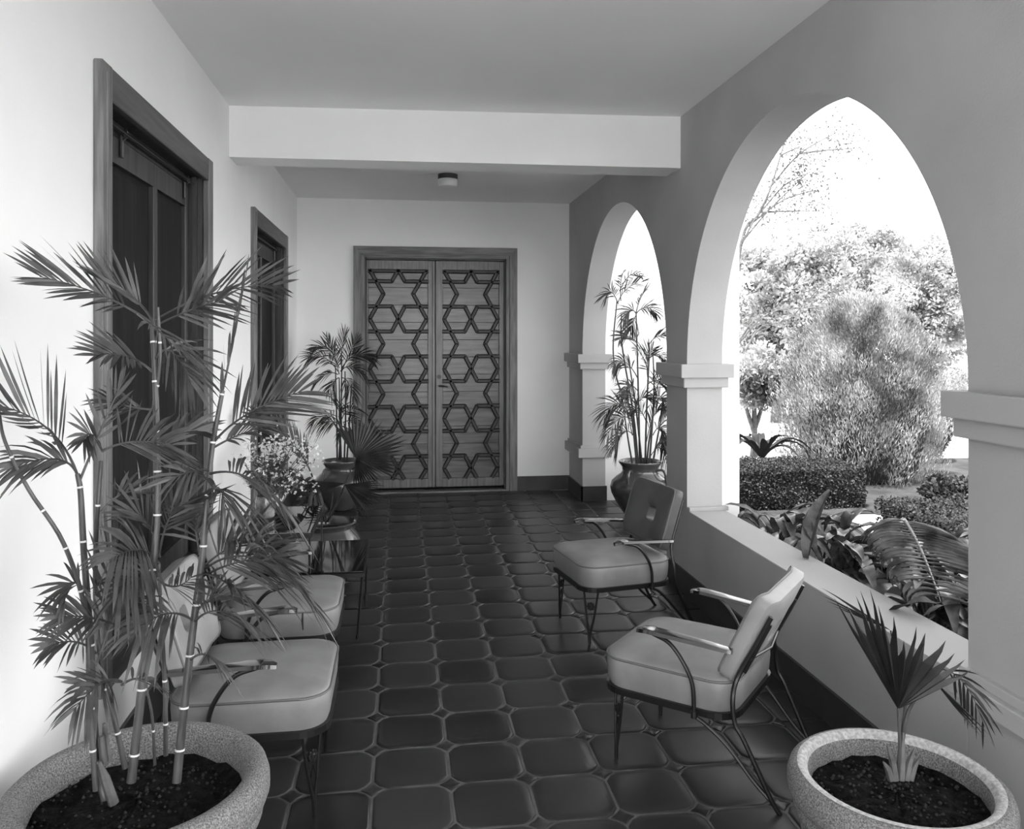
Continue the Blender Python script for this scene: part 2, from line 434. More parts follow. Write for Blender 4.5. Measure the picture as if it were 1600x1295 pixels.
def leaf(x0, x1, px0, px1):
    lb = MB()
    lb.box(x0, px0, LY, LY + .04, .05, iz - .02, .003); lb.box(px1, x1, LY, LY + .04, .05, iz - .02, .003)
    lb.box(px0, px1, LY, LY + .04, .05, .135); lb.box(px0, px1, LY, LY + .04, 2.212, iz - .02)
    lf = lb.build('door_leaf', M['wood_stile'], door, world=True)
    # planks of the panel
    zz = .135; k = 0
    while zz < 2.21:
        z2 = min(zz + .1731, 2.212)
        mb = MB(); mb.box(px0, px1, LY + .016 + .0015 * (k % 2), LY + .032, zz + .0012, z2 - .0012, .002)
        o = mb.mesh('plank', off=(door.location.x, door.location.y, 0)); o.materials.append(M['wood_leaf'])
        ob = bpy.data.objects.new('plank', o); C.objects.link(ob); ob.parent = lf
        zz = z2; k += 1
    W = px1 - px0; Pz = .4975; zt = 2.212 + .012
    def strip(u0, v0, u1, v1):
        A = V(px0 + u0 * W, LY, zt - v0 * Pz); B = V(px0 + u1 * W, LY, zt - v1 * Pz)
        A.z = min(A.z, 2.212); B.z = max(B.z, .137)
        d_ = (B - A).normalized(); n_ = V(-d_.z, 0, d_.x); wd = .020
        A = A - d_ * .006; B = B + d_ * .006
        prof = [(-wd, .018), (-wd, .002), (-wd * .55, -.012), (wd * .55, -.012), (wd, .002), (wd, .018)]
        mb = MB(); mb.quadstrip([[P + n_ * u + V(0, y, 0) for u, y in prof] for P in (A, B)], cap0=True, cap1=True)
        me = mb.mesh('lattice_and_shadow_strip', off=(door.location.x, door.location.y, 0)); me.materials.append(M['wood_strip'])
        ob = bpy.data.objects.new('lattice_and_shadow_strip', me); C.objects.link(ob); ob.parent = lf
    strip(0, .045, .5, .045); strip(.5, .045, 1, .045)  # top bars stand in for the dark shadow along the panel recess
    for n in range(5):
        v = float(n)
        last = n == 4
        if not last:
            strip(.02, v, .25, v + .5); strip(.25, v + .5, .02, v + 1); strip(.98, v, .75, v + .5); strip(.75, v + .5, .98, v + 1)
            strip(0, v + .25, .39, v + .25); strip(.61, v + .25, 1, v + .25); strip(0, v + .75, .39, v + .75); strip(.61, v + .75, 1, v + .75)
            strip(.5, v, .39, v + .25); strip(.5, v, .61, v + .25); strip(.39, v + .75, .5, v + 1); strip(.61, v + .75, .5, v + 1)
        else:
            strip(.5, v, .40, v + .21); strip(.5, v, .60, v + .21); strip(.02, v, .12, v + .21); strip(.98, v, .88, v + .21)
    return lf
xm = .3575
leaf(ia + .015, xm - .002, -.302, .282)
leaf(xm + .002, ib - .015, .432, ib - .065)
mb = MB(); mb.box(xm - .033, xm - .006, LY - .012, LY + .002, .05, iz - .022, .004); mb.build('astragal', M['wood_stile'], door, world=True)
hx, hz = .403, 1.06
mb = MB(); mb.tube([(hx - .012, LY, hz), (hx - .012, LY - .045, hz)], .008, 8); mb.tube([(hx - .014, LY - .042, hz), (hx + .04, LY - .045, hz - .004), (hx + .075, LY - .04, hz - .01)], [.009, .008, .006], 8)
tag(mb.build('handle', M['iron'], door, world=True), 'black lever handle')
mb = MB(); mb.tube([(hx - .01, LY + .003, hz + .09), (hx - .01, LY - .012, hz + .09)], .021, 14); tag(mb.build('lock', M['iron'], door, world=True), 'round black lock cylinder')
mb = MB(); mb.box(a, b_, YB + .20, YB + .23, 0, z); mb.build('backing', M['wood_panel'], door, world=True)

# ------------------------------------------------------------------ ceiling light
t = thing('ceiling_light', 'small drum ceiling light with white glass beyond the beam', 'ceiling light', (.40, 6.78, CZ))
MB().lathe([(.082, 0), (.082, -.035), (.078, -.04)], seg=32).build('lamp_base', M['iron_dull'], t, 40)
MB().lathe([(.076, -.038), (.08, -.045), (.08, -.085), (.07, -.10), (.03, -.108)], seg=32).build('lamp_glass', M['lamp_glass'], t, 40)

# ------------------------------------------------------------------ armchairs
def rrect(hx_, y0, y1, r, n=6):
    out = []
    for (cx_, cy_, a0) in ((hx_ - r, y1 - r, 0), (-hx_ + r, y1 - r, PI / 2), (-hx_ + r, y0 + r, PI), (hx_ - r, y0 + r, 1.5 * PI)):
        for k in range(n + 1):
            a_ = a0 + PI / 2 * k / n; out.append((cx_ + r * math.cos(a_), cy_ + r * math.sin(a_)))
    return out
def make_chair(label, seatm, backm, group, fz=.285, pc=(-.262, .590), lean=.30):
    t = thing('armchair', label, 'chair', (0, 0, 0), 0, group)
    HX, YF, YR = .25, .26, -.235
    out = rrect(HX, YR, YF, .09)
    hw, hh, th = .235, .160, .030
    U = V(0, -lean, math.sqrt(1 - lean * lean)); Nn = V(0, U.z, lean); Cc = V(0, pc[0], pc[1])
    def pad(u, v, w_): return Cc + V(u, 0, 0) + U * v + Nn * (w_ + .6 * u * u)
    # iron seat frame
    mb = MB()
    rings = []
    for (x, y) in out:
        l = V(x, y - .01, 0).normalized()
        rings.append([V(x, y, fz) + l * dx + V(0, 0, dz) for dx, dz in ((-.012, -.011), (.006, -.011), (.006, .011), (-.012, .011))])
    rings.append(rings[0]); mb.quadstrip(rings)
    mb.build('seat_frame', M['iron'], t)
    # cushion
    def ins(d_, z_): return [(x * (1 - d_ / HX) , .0125 + (y - .0125) * (1 - d_ / HX), z_) for x, y in out]
    mb = MB(); mb.quadstrip([ins(.008, fz + .008), ins(.000, fz + .03), ins(-.004, fz + .08), ins(-.003, fz + .112), ins(.002, fz + .120), ins(.012, fz + .127), ins(.05, fz + .136), ins(.11, fz + .143), ins(.19, fz + .146)], cap0=True, cap1=True)
    mb.build('seat', seatm, t, 60)
    mb = MB(); pp = [V(*q) for q in ins(-.003, fz + .114)]; mb.tube(pp + [pp[0]], .0042, 6, caps=False); mb.build('piping', M['piping'], t, True)
    # front legs: two rods meeting at the foot, with a rosette and a leaf between them
    for sx in (1, -1):
        mb = MB(); foot = V(sx * .205, .215, 0)
        dv = V(sx * .7071, -.7071, 0) * .039   # across the corner
        cen = V(sx * .203, .205, fz - .008)
        for q in (1, -1):
            mb.tube([cen + dv * q, cen.lerp(foot, .5) + dv * q * .52, foot + V(0, 0, .05) + dv * q * .10, foot + V(0, 0, .0)], [.0055, .0055, .006, .007], 7)
        mb.build('leg', M['iron'], t, True)
        lg = MB(); nrm = V(sx * .7071, .7071, 0); u = dv.normalized(); vz = (cen - foot).normalized()
        rc = cen.lerp(foot, .30)
        for k in range(8):
            a_ = k * PI / 4
            pc = rc + (u * math.cos(a_) + vz * math.sin(a_)) * .0135
            lg.lathe([(.003, -.008), (.0075, -.004), (.0075, .004), (.003, .008)], pc, 6)
        lg.lathe([(.004, -.011), (.010, -.005), (.010, .005), (.004, .011)], rc, 10)
        lc = cen.lerp(foot, .56)
        lg.quadstrip([[lc + vz * .042 + nrm * .002, lc + vz * .042 - nrm * .002], [lc + u * .012 + nrm * .003, lc + u * .012 - nrm * .003], [lc - vz * .045 + nrm * .002, lc - vz * .045 - nrm * .002], [lc - u * .012 + nrm * .003, lc - u * .012 - nrm * .003], [lc + vz * .042 + nrm * .002, lc + vz * .042 - nrm * .002]])
        lg.build('rosette', M['iron'], t, 30)
    # rear uprights that run from foot to the top of the backrest, braces, arm supports
    for sx in (1, -1):
        mb = MB()
        up = spline([(sx * .235, -.385, 0), (sx * .242, -.355, .05), (sx * .254, -.272, .22), (sx * .258, -.243, fz), (sx * .254, -.235, fz + .08), pad(sx * .222, -.125, -th - .012), pad(sx * .212, 0, -th - .012), pad(sx * .208, .115, -th - .012)], 5)
        mb.tube(up, .0085, 8); mb.build('rear_leg', M['iron'], t, True)
        mb = MB(); mb.tube(spline([(sx * .262, -.10, fz - .01), (sx * .258, -.15, fz - .035), (sx * .250, -.22, .18), (sx * .244, -.30, .09), (sx * .240, -.362, .035)], 5), .007, 8); mb.build('brace', M['iron'], t, True)
        mb = MB(); mb.tube(spline([(sx * .264, .045, .511), (sx * .270, -.02, .492), (sx * .270, -.07, .435), (sx * .266, -.10, .365), (sx * .264, -.105, fz - .012)], 5), .0075, 8)
        mb.tube([(sx * .264, -.105, fz - .016), (sx * .264, -.105, fz + .006)], .012, 8)
        mb.build('arm_support', M['iron'], t, True)
        # arm rest paddle
        n = 14; ringT = []
        mb = MB(); L_ = []
        for k in range(n + 1):
            s_ = k / n; y = .105 - .335 * s_
            wd = .034 * math.sin(min(1, (s_ + .02) / .16) * PI / 2) ** .6 * (1 - .38 * s_)
            if s_ > .94: wd *= .75
            xx = sx * (.262 - .018 * s_); zz = .522 - .022 * abs(s_) ** 1.2 + (.010 * (1 - s_ / .15) ** 2 if s_ < .15 else 0) * -1
            L_.append([(xx - wd, y, zz - .004), (xx - wd * .8, y, zz + .007), (xx, y, zz + .010), (xx + wd * .8, y, zz + .007), (xx + wd, y, zz - .004), (xx, y, zz - .010)])
        mb.quadstrip(L_, cap0=True, cap1=True); mb.build('armrest', M['lacquer'], t, 50)
    # backrest: curved square pad with a window in the middle
    N_ = 48
    def loop(fu, fv, rr):
        out_ = []
        for k in range(N_):
            a_ = 2 * PI * (k + .5) / N_; c_, s_ = math.cos(a_), math.sin(a_)
            e = rr
            out_.append((fu * math.copysign(abs(c_) ** e, c_), fv * math.copysign(abs(s_) ** e, s_)))
        return out_
    st = [(1.0, .15, -th + .004), (1.0, .15, -.008), (1.0, .15, .012), (.97, .17, th * .8), (.90, .2, th), (.6, .3, th + .003), (.30, .4, th + .001)]
    rings = []
    for f_, e_, w_ in st:
        rings.append([pad(u, v, w_) for u, v in loop(hw * f_, hh * f_ , e_)])
    hu, hv = .042, .040
    rings.append([pad(u, v - .005, th - .006) for u, v in loop(hu, hv, .45)])
    rings.append([pad(u, v - .005, -th + .006) for u, v in loop(hu, hv, .45)])
    rings.append([pad(u, v, -th + .001) for u, v in loop(hw * .6, hh * .6, .3)])
    rings.append([pad(u, v, -th) for u, v in loop(hw * .96, hh * .96, .18)])
    rings.append(rings[0])
    mb = MB(); mb.quadstrip(rings); bk = mb.build('backrest', backm, t, 50)
    mb = MB(); pp = [pad(u, v, th * .72) for u, v in loop(hw * .985, hh * .985, .16)]; mb.tube(pp + [pp[0]], .0035, 6, caps=False)
    o = mb.build('backrest_piping', M['piping'], bk, True)
    mb = MB()
    for sx in (1, -1): mb.tube([pad(sx * .16, -.13, -th - .004), pad(sx * .16, .07, -th - .006)], .006, 6)
    mb.tube([pad(-.2, -.07, -th - .006), pad(0, -.07, -th - .009), pad(.2, -.07, -th - .006)], .005, 6)
    mb.build('back_rail', M['iron'], t, True)
    return t
def place(t, x, y, fx, fy):
    t.location = (x, y, 0); t.rotation_euler = (0, 0, math.atan2(fy, fx) - PI / 2)
# chair 2 (front right): left front foot at (.79,2.906), facing (-.753,.658)
def origin_from_left_foot(fx_, fy_, px_, py_):
    # left front foot is local (-.205,.215)
    L = math.hypot(fx_, fy_); fx_ /= L; fy_ /= L
    rx_, ry_ = fy_, -fx_
    return (px_ + rx_ * .205 - fx_ * .215, py_ + ry_ * .205 - fy_ * .215)
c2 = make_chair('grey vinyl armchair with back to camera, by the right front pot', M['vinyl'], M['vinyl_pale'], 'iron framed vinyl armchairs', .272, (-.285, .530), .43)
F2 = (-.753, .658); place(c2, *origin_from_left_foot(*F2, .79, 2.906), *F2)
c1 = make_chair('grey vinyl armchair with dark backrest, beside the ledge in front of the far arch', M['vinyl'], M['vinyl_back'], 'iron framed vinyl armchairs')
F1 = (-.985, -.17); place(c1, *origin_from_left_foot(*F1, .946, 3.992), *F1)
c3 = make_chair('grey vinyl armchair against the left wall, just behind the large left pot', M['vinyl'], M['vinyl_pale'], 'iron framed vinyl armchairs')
place(c3, -.487, 2.90, 1, 0)
c4 = copy_tree(c3); c4['label'] = 'grey vinyl armchair with a torn seat, between the nearer left chair and the table'
place(c4, -.52, 3.735, 1, 0)
mb = MB()
mb.tube([(.10, .20, .413), (.115, .19, .4142), (.13, .195, .413), (.14, .18, .4125)], [.002, .006, .005, .001], 6)
mb.tube([(.254, .12, .398), (.2555, .12, .36), (.2535, .122, .325)], [.003, .004, .002], 6)
mb.tube([(-.02, .19, .4215), (.05, .20, .4175), (.10, .20, .4135)], [.0008, .0015, .0015], 5)
tag(mb.build('tear', M['tear'], c4), 'small dark tears in the seat')

# ------------------------------------------------------------------ stepped side table
tb = thing('side_table', 'two-level black glass side table with thin iron legs', 'table', (-.51, 4.56, 0))
X0, X1, XM, Ya, Yb = -.86, -.175, -.44, 4.225, 4.90
def W(mb, nm, m, sm=False): return mb.build(nm, m, tb, sm, world=True)
mb = MB(); mb.box(X0 + .012, XM - .008, Ya + .012, Yb - .008, .548, .556, .002); tag(W(mb, 'upper_glass', M['glass_up']), 'mirror-black upper shelf')
mb = MB(); mb.box(X0 + .012, X1 - .008, Ya + .012, Yb - .008, .340, .348, .002); W(mb, 'lower_glass', M['glass_top'])
def frame(x0, x1, z_):
    mb = MB()
    for q in ((x0, x1, Ya, Ya + .016), (x0, x1, Yb - .016, Yb), (x0, x0 + .016, Ya + .016, Yb - .016), (x1 - .016, x1, Ya + .016, Yb - .016)):
        mb.box(*q, z_ - .022, z_ - .002)
    W(mb, 'table_frame', M['iron'])
frame(X0, XM, .55); frame(X0, X1, .342)
for (x, y, zt, dx, dy) in ((X1 - .012, Ya + .012, .335, -.025, .0), (X1 - .012, Yb - .012, .335, -.01, 0), (X0 + .012, Ya + .012, .545, 0, 0), (X0 + .012, Yb - .012, .545, 0, 0)):
    mb = MB(); mb.tube([(x, y, zt), (x + dx, y + dy, .018)], .007, 8); lg = W(mb, 'leg', M['iron'], True)
    mb = MB(); mb.tube([(x + dx, y + dy, .022), (x + dx, y + dy, 0)], .010, 10); mb.build('foot', M['iron'], lg, True, world=False).location = (0, 0, 0)
    ft = [c for c in lg.children][0]
    for v_ in ft.data.vertices: v_.co.x -= tb.location.x; v_.co.y -= tb.location.y
for (x, y) in ((XM - .012, Ya + .012), (XM - .012, Yb - .012)):
    mb = MB(); mb.tube([(x, y, .345), (x, y, .545)], .006, 8); W(mb, 'post', M['iron'], True)

# ------------------------------------------------------------------ plants
def frond_mesh(mb, p0, p1, p2, nl=16, L=.2, wd=.014, roll=.6, vee=.25, droop=.35, rnd=None, rach=.0035, start=.22, spread=1.0, tipfan=.0):
    rnd = rnd or R_
    pts = bez(p0, p1, p2, 12)
    mb.tube(pts, [rach * (1.15 - .85 * i / 12) for i in range(13)], 5)
    up0 = V(0, 0, 1)
    for k in range(nl):
        s_ = start + (1 - start) * (k + .5) / nl
        i = min(int(s_ * 12), 11); fr = s_ * 12 - i
        P = pts[i].lerp(pts[i + 1], fr); T = (pts[i + 1] - pts[i]).normalized()
        S = T.cross(up0)
        if S.length < .05: S = V(1, 0, 0)
        S.normalize(); Up = S.cross(T).normalized()
        S2 = S * math.cos(roll) + Up * math.sin(roll); U2 = -S * math.sin(roll) + Up * math.cos(roll)
        env = math.sin(PI * min(1, (.18 + .82 * (s_ - start) / (1 - start)) * .86 + .06)) ** .6
        for sd_ in (1, -1):
            al = (1.12 - .75 * (s_ - start) / (1 - start)) * spread + rnd.gauss(0, .07)
            D = (T * math.cos(al) + (S2 * sd_ + U2 * vee).normalized() * math.sin(al)).normalized()
            l = L * env * rnd.uniform(.82, 1.12)
            wv = T.cross(D)
            wv = D.cross(wv).normalized() if wv.length > .01 else S2
            nrm = D.cross(wv).normalized()
            tw = rnd.gauss(0, .45); wv = wv * math.cos(tw) + nrm * math.sin(tw)
            dr = droop * rnd.uniform(.6, 1.3)
            w2 = wd * .5 * rnd.uniform(.8, 1.15)
            q = []
            for (f_, wf) in ((0, .35), (.25, .95), (.55, 1.0), (.8, .6)):
                c_ = P + D * l * f_ - V(0, 0, 1) * dr * l * f_ * f_
                q += [c_ - wv * w2 * wf, c_ + wv * w2 * wf]
            tip = P + D * l - V(0, 0, 1) * dr * l
            b = len(mb.v); mb.v += [tuple(x) for x in q] + [tuple(tip)]
            mb.f += [(b, b + 1, b + 3, b + 2), (b + 2, b + 3, b + 5, b + 4), (b + 4, b + 5, b + 7, b + 6), (b + 6, b + 7, b + 8)]
def cane(parent, pts, r0, r1, m=None, rings=True, seg=9, gap=.09, rnd=None):
    rnd = rnd or R_
    P = spline(pts, 6); n = len(P); mb = MB()
    mb.tube(P, [r0 + (r1 - r0) * i / (n - 1) for i in range(n)], seg)
    o = mb.build('cane', m or M['cane'], parent, True, world=True)
    if rings:
        mr = MB(); acc = 0; nxt = gap * rnd.uniform(.5, 1); 
        for i in range(n - 1):
            d_ = (P[i + 1] - P[i]).length
            if acc + d_ > nxt:
                c_ = P[i].lerp(P[i + 1], (nxt - acc) / d_); T = (P[i + 1] - P[i]).normalized()
                rr = (r0 + (r1 - r0) * i / (n - 1)) * 1.12
                mr.tube([c_ - T * .0022, c_ + T * .0022], rr, seg); nxt += gap * rnd.uniform(.8, 1.25)
            acc += d_
        if mr.v:
            me = mr.mesh('node_rings', True, tuple(parent.location)); me.materials.append(M['ring'])
            q = bpy.data.objects.new('node_rings', me); C.objects.link(q); q.parent = o; q['kind'] = 'stuff'
    return P

def bowl_pot(t, R, H, lipm, lip=False):
    # heavy garden bowl with a thick rounded rim
    prof = [(R * .62, 0), (R * .66, .01), (R * .80, H * .35), (R * .89, H * .68), (R * .895, H * .72), (R * .93, H * .735), (R * .945, H * .76), (R * .94, H * .785), (R * .925, H * .80),
            (R * .975, H * .83), (R, H * .875), (R * .998, H * .93), (R * .975, H * .975), (R * .93, H), (R * .87, H * 1.0), (R * .825, H * .985), (R * .80, H * .95), (R * .785, H * .85), (R * .78, H * .80)]
    MB().lathe(prof, seg=72, cap1=False).build('pot', lipm, t, 60)
    if lip: tag(MB().lathe([(R * .905, H * 1.0025), (R * .87, H * 1.006), (R * .83, H * .995), (R * .805, H * .965)], seg=72, cap0=False, cap1=False).build('lip', M['lip_highlight'], t, 60), 'smooth inner lip, the light it catches painted pale')
    # rough soil surface
    mb = MB(); rnd = random.Random(5); seg = 40; rings = []
    for j, rr in enumerate((.785, .7, .58, .44, .3, .15, .03)):
        rings.append([(R * rr * math.cos(2 * PI * k / seg), R * rr * math.sin(2 * PI * k / seg), H * .85 + rnd.uniform(-.006, .008) + (.012 if rr < .5 else 0)) for k in range(seg)])
    mb.quadstrip(rings, cap1=True); mb.build('soil', M['soil'], t)
    mb = MB()
    for k in range(260):
        a_ = rnd.uniform(0, 2 * PI); rr = R * .74 * math.sqrt(rnd.random()); s_ = rnd.uniform(.002, .0055)
        c_ = (rr * math.cos(a_), rr * math.sin(a_), H * .86 + rnd.uniform(0, .008) + (.01 if rr < R * .45 else 0))
        mb.lathe([(s_ * .5, -s_ * .7), (s_, 0), (s_ * .4, s_ * .7)], c_, 5)
    tag(mb.build('gravel', M['pebble'], t), kind='stuff')

# --- front left bamboo palm
PLX, PLY = -.625, 2.075
lp = thing('potted_palm', 'large potted bamboo palm in a wide stone bowl at front left', 'potted plant', (PLX, PLY, 0), 0, 'potted palms')
bowl_pot(lp, .305, .485, M['terrazzo'])
r5 = random.Random(11)
def A(px, py, y): return at(px, py, y)
canes = [
    ([(165, 1250, 2.0), (150, 1180, 2.02), (141, 1000, 2.03), (131, 860, 2.03), (126, 770, 2.03), (121, 740, 2.03)], .012, .007),
    ([(150, 1235, 1.98), (140, 1100, 1.99), (134, 960, 2.0), (100, 850, 1.96), (45, 765, 1.93), (8, 690, 1.9), (-2, 640, 1.88)], .008, .004),
    ([(205, 1222, 2.02), (222, 1070, 2.04), (236, 930, 2.06), (246, 800, 2.08), (245, 690, 2.10), (243, 600, 2.12), (238, 500, 2.14)], .0125, .008),
    ([(276, 1222, 2.04), (289, 1090, 2.06), (303, 970, 2.08), (317, 860, 2.1), (325, 760, 2.12), (333, 690, 2.14), (348, 610, 2.16)], .0125, .007),
    ([(196, 1200, 2.06), (178, 1120, 2.06), (160, 1050, 2.06), (150, 960, 2.06), (150, 840, 2.06), (158, 720, 2.06)], .008, .006),
    ([(259, 1180, 2.14), (258, 1080, 2.14), (252, 960, 2.14), (248, 880, 2.15)], .007, .005),
    ([(242, 1195, 2.1), (238, 1120, 2.1), (228, 1060, 2.1), (232, 960, 2.12)], .0045, .003),
    ([(163, 1190, 2.0), (158, 1150, 2.0)], .012, .009),
    ([(240, 640, 2.12), (250, 560, 2.12), (247, 480, 2.13)], .006, .004),
]
for pts, r0, r1 in canes: cane(lp, [A(*q) for q in pts], r0 * .85, r1 * .8, gap=.12, rnd=r5)
mb = MB(); mb.tube([A(178, 1255, 1.99), A(165, 1215, 1.985), A(155, 1190, 1.98)], [.012, .01, .004], 7); mb.tube([A(168, 1190, 2.02), A(163, 1130, 2.02)], [.012, .004], 7)
mb.build('dry_sheath', M['sheath'], lp, True, world=True)
# fronds: base, middle, tip (pixel x, y, depth), leaflet count, length, roll, droop
fr = [
    ((238, 505, 2.14), (170, 455, 2.05), (62, 432, 1.92), 15, .17, 1.0, .05, .7),
    ((238, 500, 2.14), (215, 460, 2.10), (150, 425, 2.02), 12, .13, 1.2, -.1, .6),
    ((243, 500, 2.14), (330, 445, 2.2), (430, 445, 2.3), 14, .17, .9, .1, .8),
    ((240, 510, 2.14), (300, 480, 2.2), (345, 470, 2.15), 10, .16, 1.0, .15, .9),
    ((215, 490, 2.10), (240, 510, 1.98), (300, 560, 1.92), 12, .15, .4, .3, .7),
    ((238, 580, 2.12), (200, 545, 2.05), (150, 555, 1.95), 12, .13, .8, .1, .8),
    ((244, 560, 2.12), (265, 520, 2.16), (300, 600, 2.2), 12, .15, .6, .5, .9),
    ((335, 690, 2.14), (375, 640, 2.1), (470, 612, 2.0), 16, .19, .9, .1, .75),
    ((348, 610, 2.16), (360, 560, 2.18), (388, 410, 2.2), 5, .12, .3, .1, .4),
    ((335, 680, 2.14), (350, 600, 2.16), (375, 480, 2.2), 6, .12, 1.0, .0, .35),
    ((328, 740, 2.12), (380, 725, 2.05), (432, 780, 1.95), 15, .19, .9, .55, .95),
    ((320, 780, 2.12), (345, 740, 2.08), (352, 790, 2.02), 10, .17, .6, .7, .9),
    ((326, 735, 2.12), (300, 730, 2.08), (262, 752, 2.05), 6, .1, .8, .3, .8),
    ((121, 742, 2.03), (90, 650, 1.95), (-10, 632, 1.85), 15, .17, 1.15, -.15, 1.0),
    ((121, 742, 2.03), (105, 700, 2.0), (22, 728, 1.92), 12, .14, .9, .35, .6),
    ((160, 705, 2.06), (200, 680, 1.98), (272, 695, 1.92), 15, .16, .9, .15, .95),
    ((160, 705, 2.06), (140, 660, 2.02), (130, 690, 1.98), 9, .10, .9, .2, .9),
    ((125, 750, 2.03), (170, 640, 2.04), (190, 600, 2.06), 8, .10, 1.1, 0, .7),
    ((248, 880, 2.15), (225, 840, 2.05), (170, 875, 1.92), 15, .19, .9, .35, .9),
    ((248, 870, 2.15), (262, 790, 2.1), (285, 790, 2.1), 11, .16, 1.0, .0, .8),
    ((318, 890, 2.1), (380, 840, 2.0), (455, 905, 1.9), 20, .22, .9, .55, .95),
    ((318, 885, 2.1), (355, 850, 2.1), (400, 840, 2.1), 14, .17, 1.0, .2, .8),
    ((316, 880, 2.1), (300, 820, 2.12), (310, 800, 2.15), 9, .15, .9, .3, .8),
    ((303, 972, 2.08), (330, 940, 1.98), (375, 965, 1.9), 13, .16, .8, .5, .8),
    ((303, 970, 2.08), (262, 940, 2.0), (215, 985, 1.92), 13, .16, .8, .45, .8),
    ((298, 1030, 2.06), (320, 1010, 2.0), (340, 1040, 1.96), 8, .10, .8, .5, .8),
    ((200, 985, 2.04), (140, 955, 1.98), (90, 965, 1.93), 13, .11, .9, .2, .8),
    ((140, 930, 2.0), (110, 890, 1.98), (95, 930, 1.95), 8, .09, .9, .3, .8),
    ((190, 1065, 2.02), (160, 1050, 1.93), (115, 1110, 1.86), 9, .12, .9, .5, .9),
    ((190, 1065, 2.02), (165, 1065, 1.95), (120, 1068, 1.9), 6, .10, .8, .2, .7),
    ((190, 1070, 2.02), (215, 1050, 2.0), (240, 1070, 1.96), 6, .09, .8, .3, .8),
    ((150, 1000, 2.05), (165, 900, 2.08), (185, 830, 2.1), 12, .14, 1.0, .0, .7),
    ((150, 1040, 2.05), (175, 960, 2.08), (195, 940, 2.1), 10, .13, 1.0, .2, .8),
    ((246, 905, 2.1), (275, 930, 2.02), (300, 900, 1.98), 9, .12, .9, .3, .9),
    ((158, 800, 2.06), (190, 760, 2.08), (215, 770, 2.1), 8, .10, .9, .2, .8),
    ((250, 700, 2.1), (275, 670, 2.12), (312, 672, 2.14), 9, .11, .9, .2, .8),
    ((243, 640, 2.12), (215, 640, 2.1), (165, 625, 2.08), 7, .10, .9, .2, .7),
    ((317, 900, 2.1), (370, 870, 2.02), (440, 870, 1.95), 16, .17, 1.0, .25, .9),
    ((318, 895, 2.1), (350, 900, 1.98), (400, 950, 1.9), 14, .16, .8, .5, .9),
    ((250, 890, 2.12), (215, 880, 2.0), (185, 930, 1.93), 12, .15, .9, .4, .9),
    ((303, 965, 2.08), (320, 930, 2.1), (350, 930, 2.1), 9, .13, 1.0, .3, .8),
    ((250, 870, 2.15), (235, 800, 2.1), (205, 800, 2.08), 11, .15, 1.0, .1, .8),
    ((150, 1020, 2.05), (120, 990, 1.98), (75, 1010, 1.93), 9, .10, .9, .2, .8),
    ((332, 700, 2.14), (365, 680, 2.16), (400, 670, 2.2), 9, .12, .8, .3, .9),
]
for (a_, b__, c_, nl, L, roll, dr, spd) in fr:
    mb = MB(); frond_mesh(mb, A(*a_), A(*b__), A(*c_), int(nl * 1.0), L * .95, .0088, roll * r5.uniform(.85, 1.15), .3, dr, r5, .003, .28, spd)
    mb.build('frond', M['palm'], lp, world=True)

# --- front right fan palm
PRX, PRY = 1.262, 1.925
rp = thing('potted_palm', 'young fan palm in a wide stone bowl at front right', 'potted plant', (PRX, PRY, 0), 0, 'potted palms')
bowl_pot(rp, .268, .43, M['terrazzo'], True)
def fan(parent, hub, tips, nrm, fuse=.62, m=None, wfac=1.0, name='fan_leaf', stem=None, pleat=.006):
    # hub: Vector; tips: list of tip Vectors in order; each neighbour pair is fused up to `fuse`
    mb = MB(); n = len(tips)
    def edge(i, f_):   # boundary direction between segment i-1 and i
        a_ = tips[max(i - 1, 0)] - hub; b__ = tips[min(i, n - 1)] - hub
        return hub + (a_ + b__) * .5 * f_
    for i in range(n):
        T = tips[i] - hub
        e0, e1 = edge(i, fuse), edge(i + 1, fuse)
        if i == 0: e0 = hub + T * fuse + (e0 - e1) * .5
        if i == n - 1: e1 = hub + T * fuse - (e0 - e1) * .5
        mid = hub + T * fuse + nrm * pleat
        h0 = hub + (e0 - hub) * .12; h1 = hub + (e1 - hub) * .12; hm = hub + T * .12 * fuse / .6 + nrm * pleat * .4
        t0 = mid.lerp(tips[i], .6); wv = (e1 - e0) * .2
        b = len(mb.v)
        mb.v += [tuple(x) for x in (hub, h0, hm, h1, e0, mid, e1, t0 - wv, t0 + nrm * pleat * .5, t0 + wv, tips[i])]
        mb.f += [(b, b + 1, b + 2), (b, b + 2, b + 3), (b + 1, b + 4, b + 5, b + 2), (b + 2, b + 5, b + 6, b + 3),
                 (b + 4, b + 7, b + 8, b + 5), (b + 5, b + 8, b + 9, b + 6), (b + 7, b + 10, b + 8), (b + 8, b + 10, b + 9)]
    o = mb.build(name, m or M['palm_dark'], parent, world=True)
    if stem:
        sm_ = MB(); sm_.tube(spline(stem, 6), [.006 - .003 * k / (6 * (len(stem) - 1)) for k in range(6 * (len(stem) - 1) + 1)], 7)
        me = sm_.mesh('leaf_stalk', True, tuple(parent.location)); me.materials.append(M['cane'])
        q = bpy.data.objects.new('leaf_stalk', me); C.objects.link(q); q.parent = o
    return o
hub = A(1403, 1108, 1.92)
tp = [(1302, 932, 1.98), (1322, 944, 1.98), (1337, 930, 1.96), (1344, 922, 1.95), (1359, 920, 1.94), (1372, 945, 1.92), (1396, 962, 1.88), (1412, 1000, 1.86), (1432, 978, 1.85), (1446, 988, 1.85), (1478, 1000, 1.85), (1492, 1020, 1.85), (1508, 1030, 1.86), (1518, 1046, 1.88)]
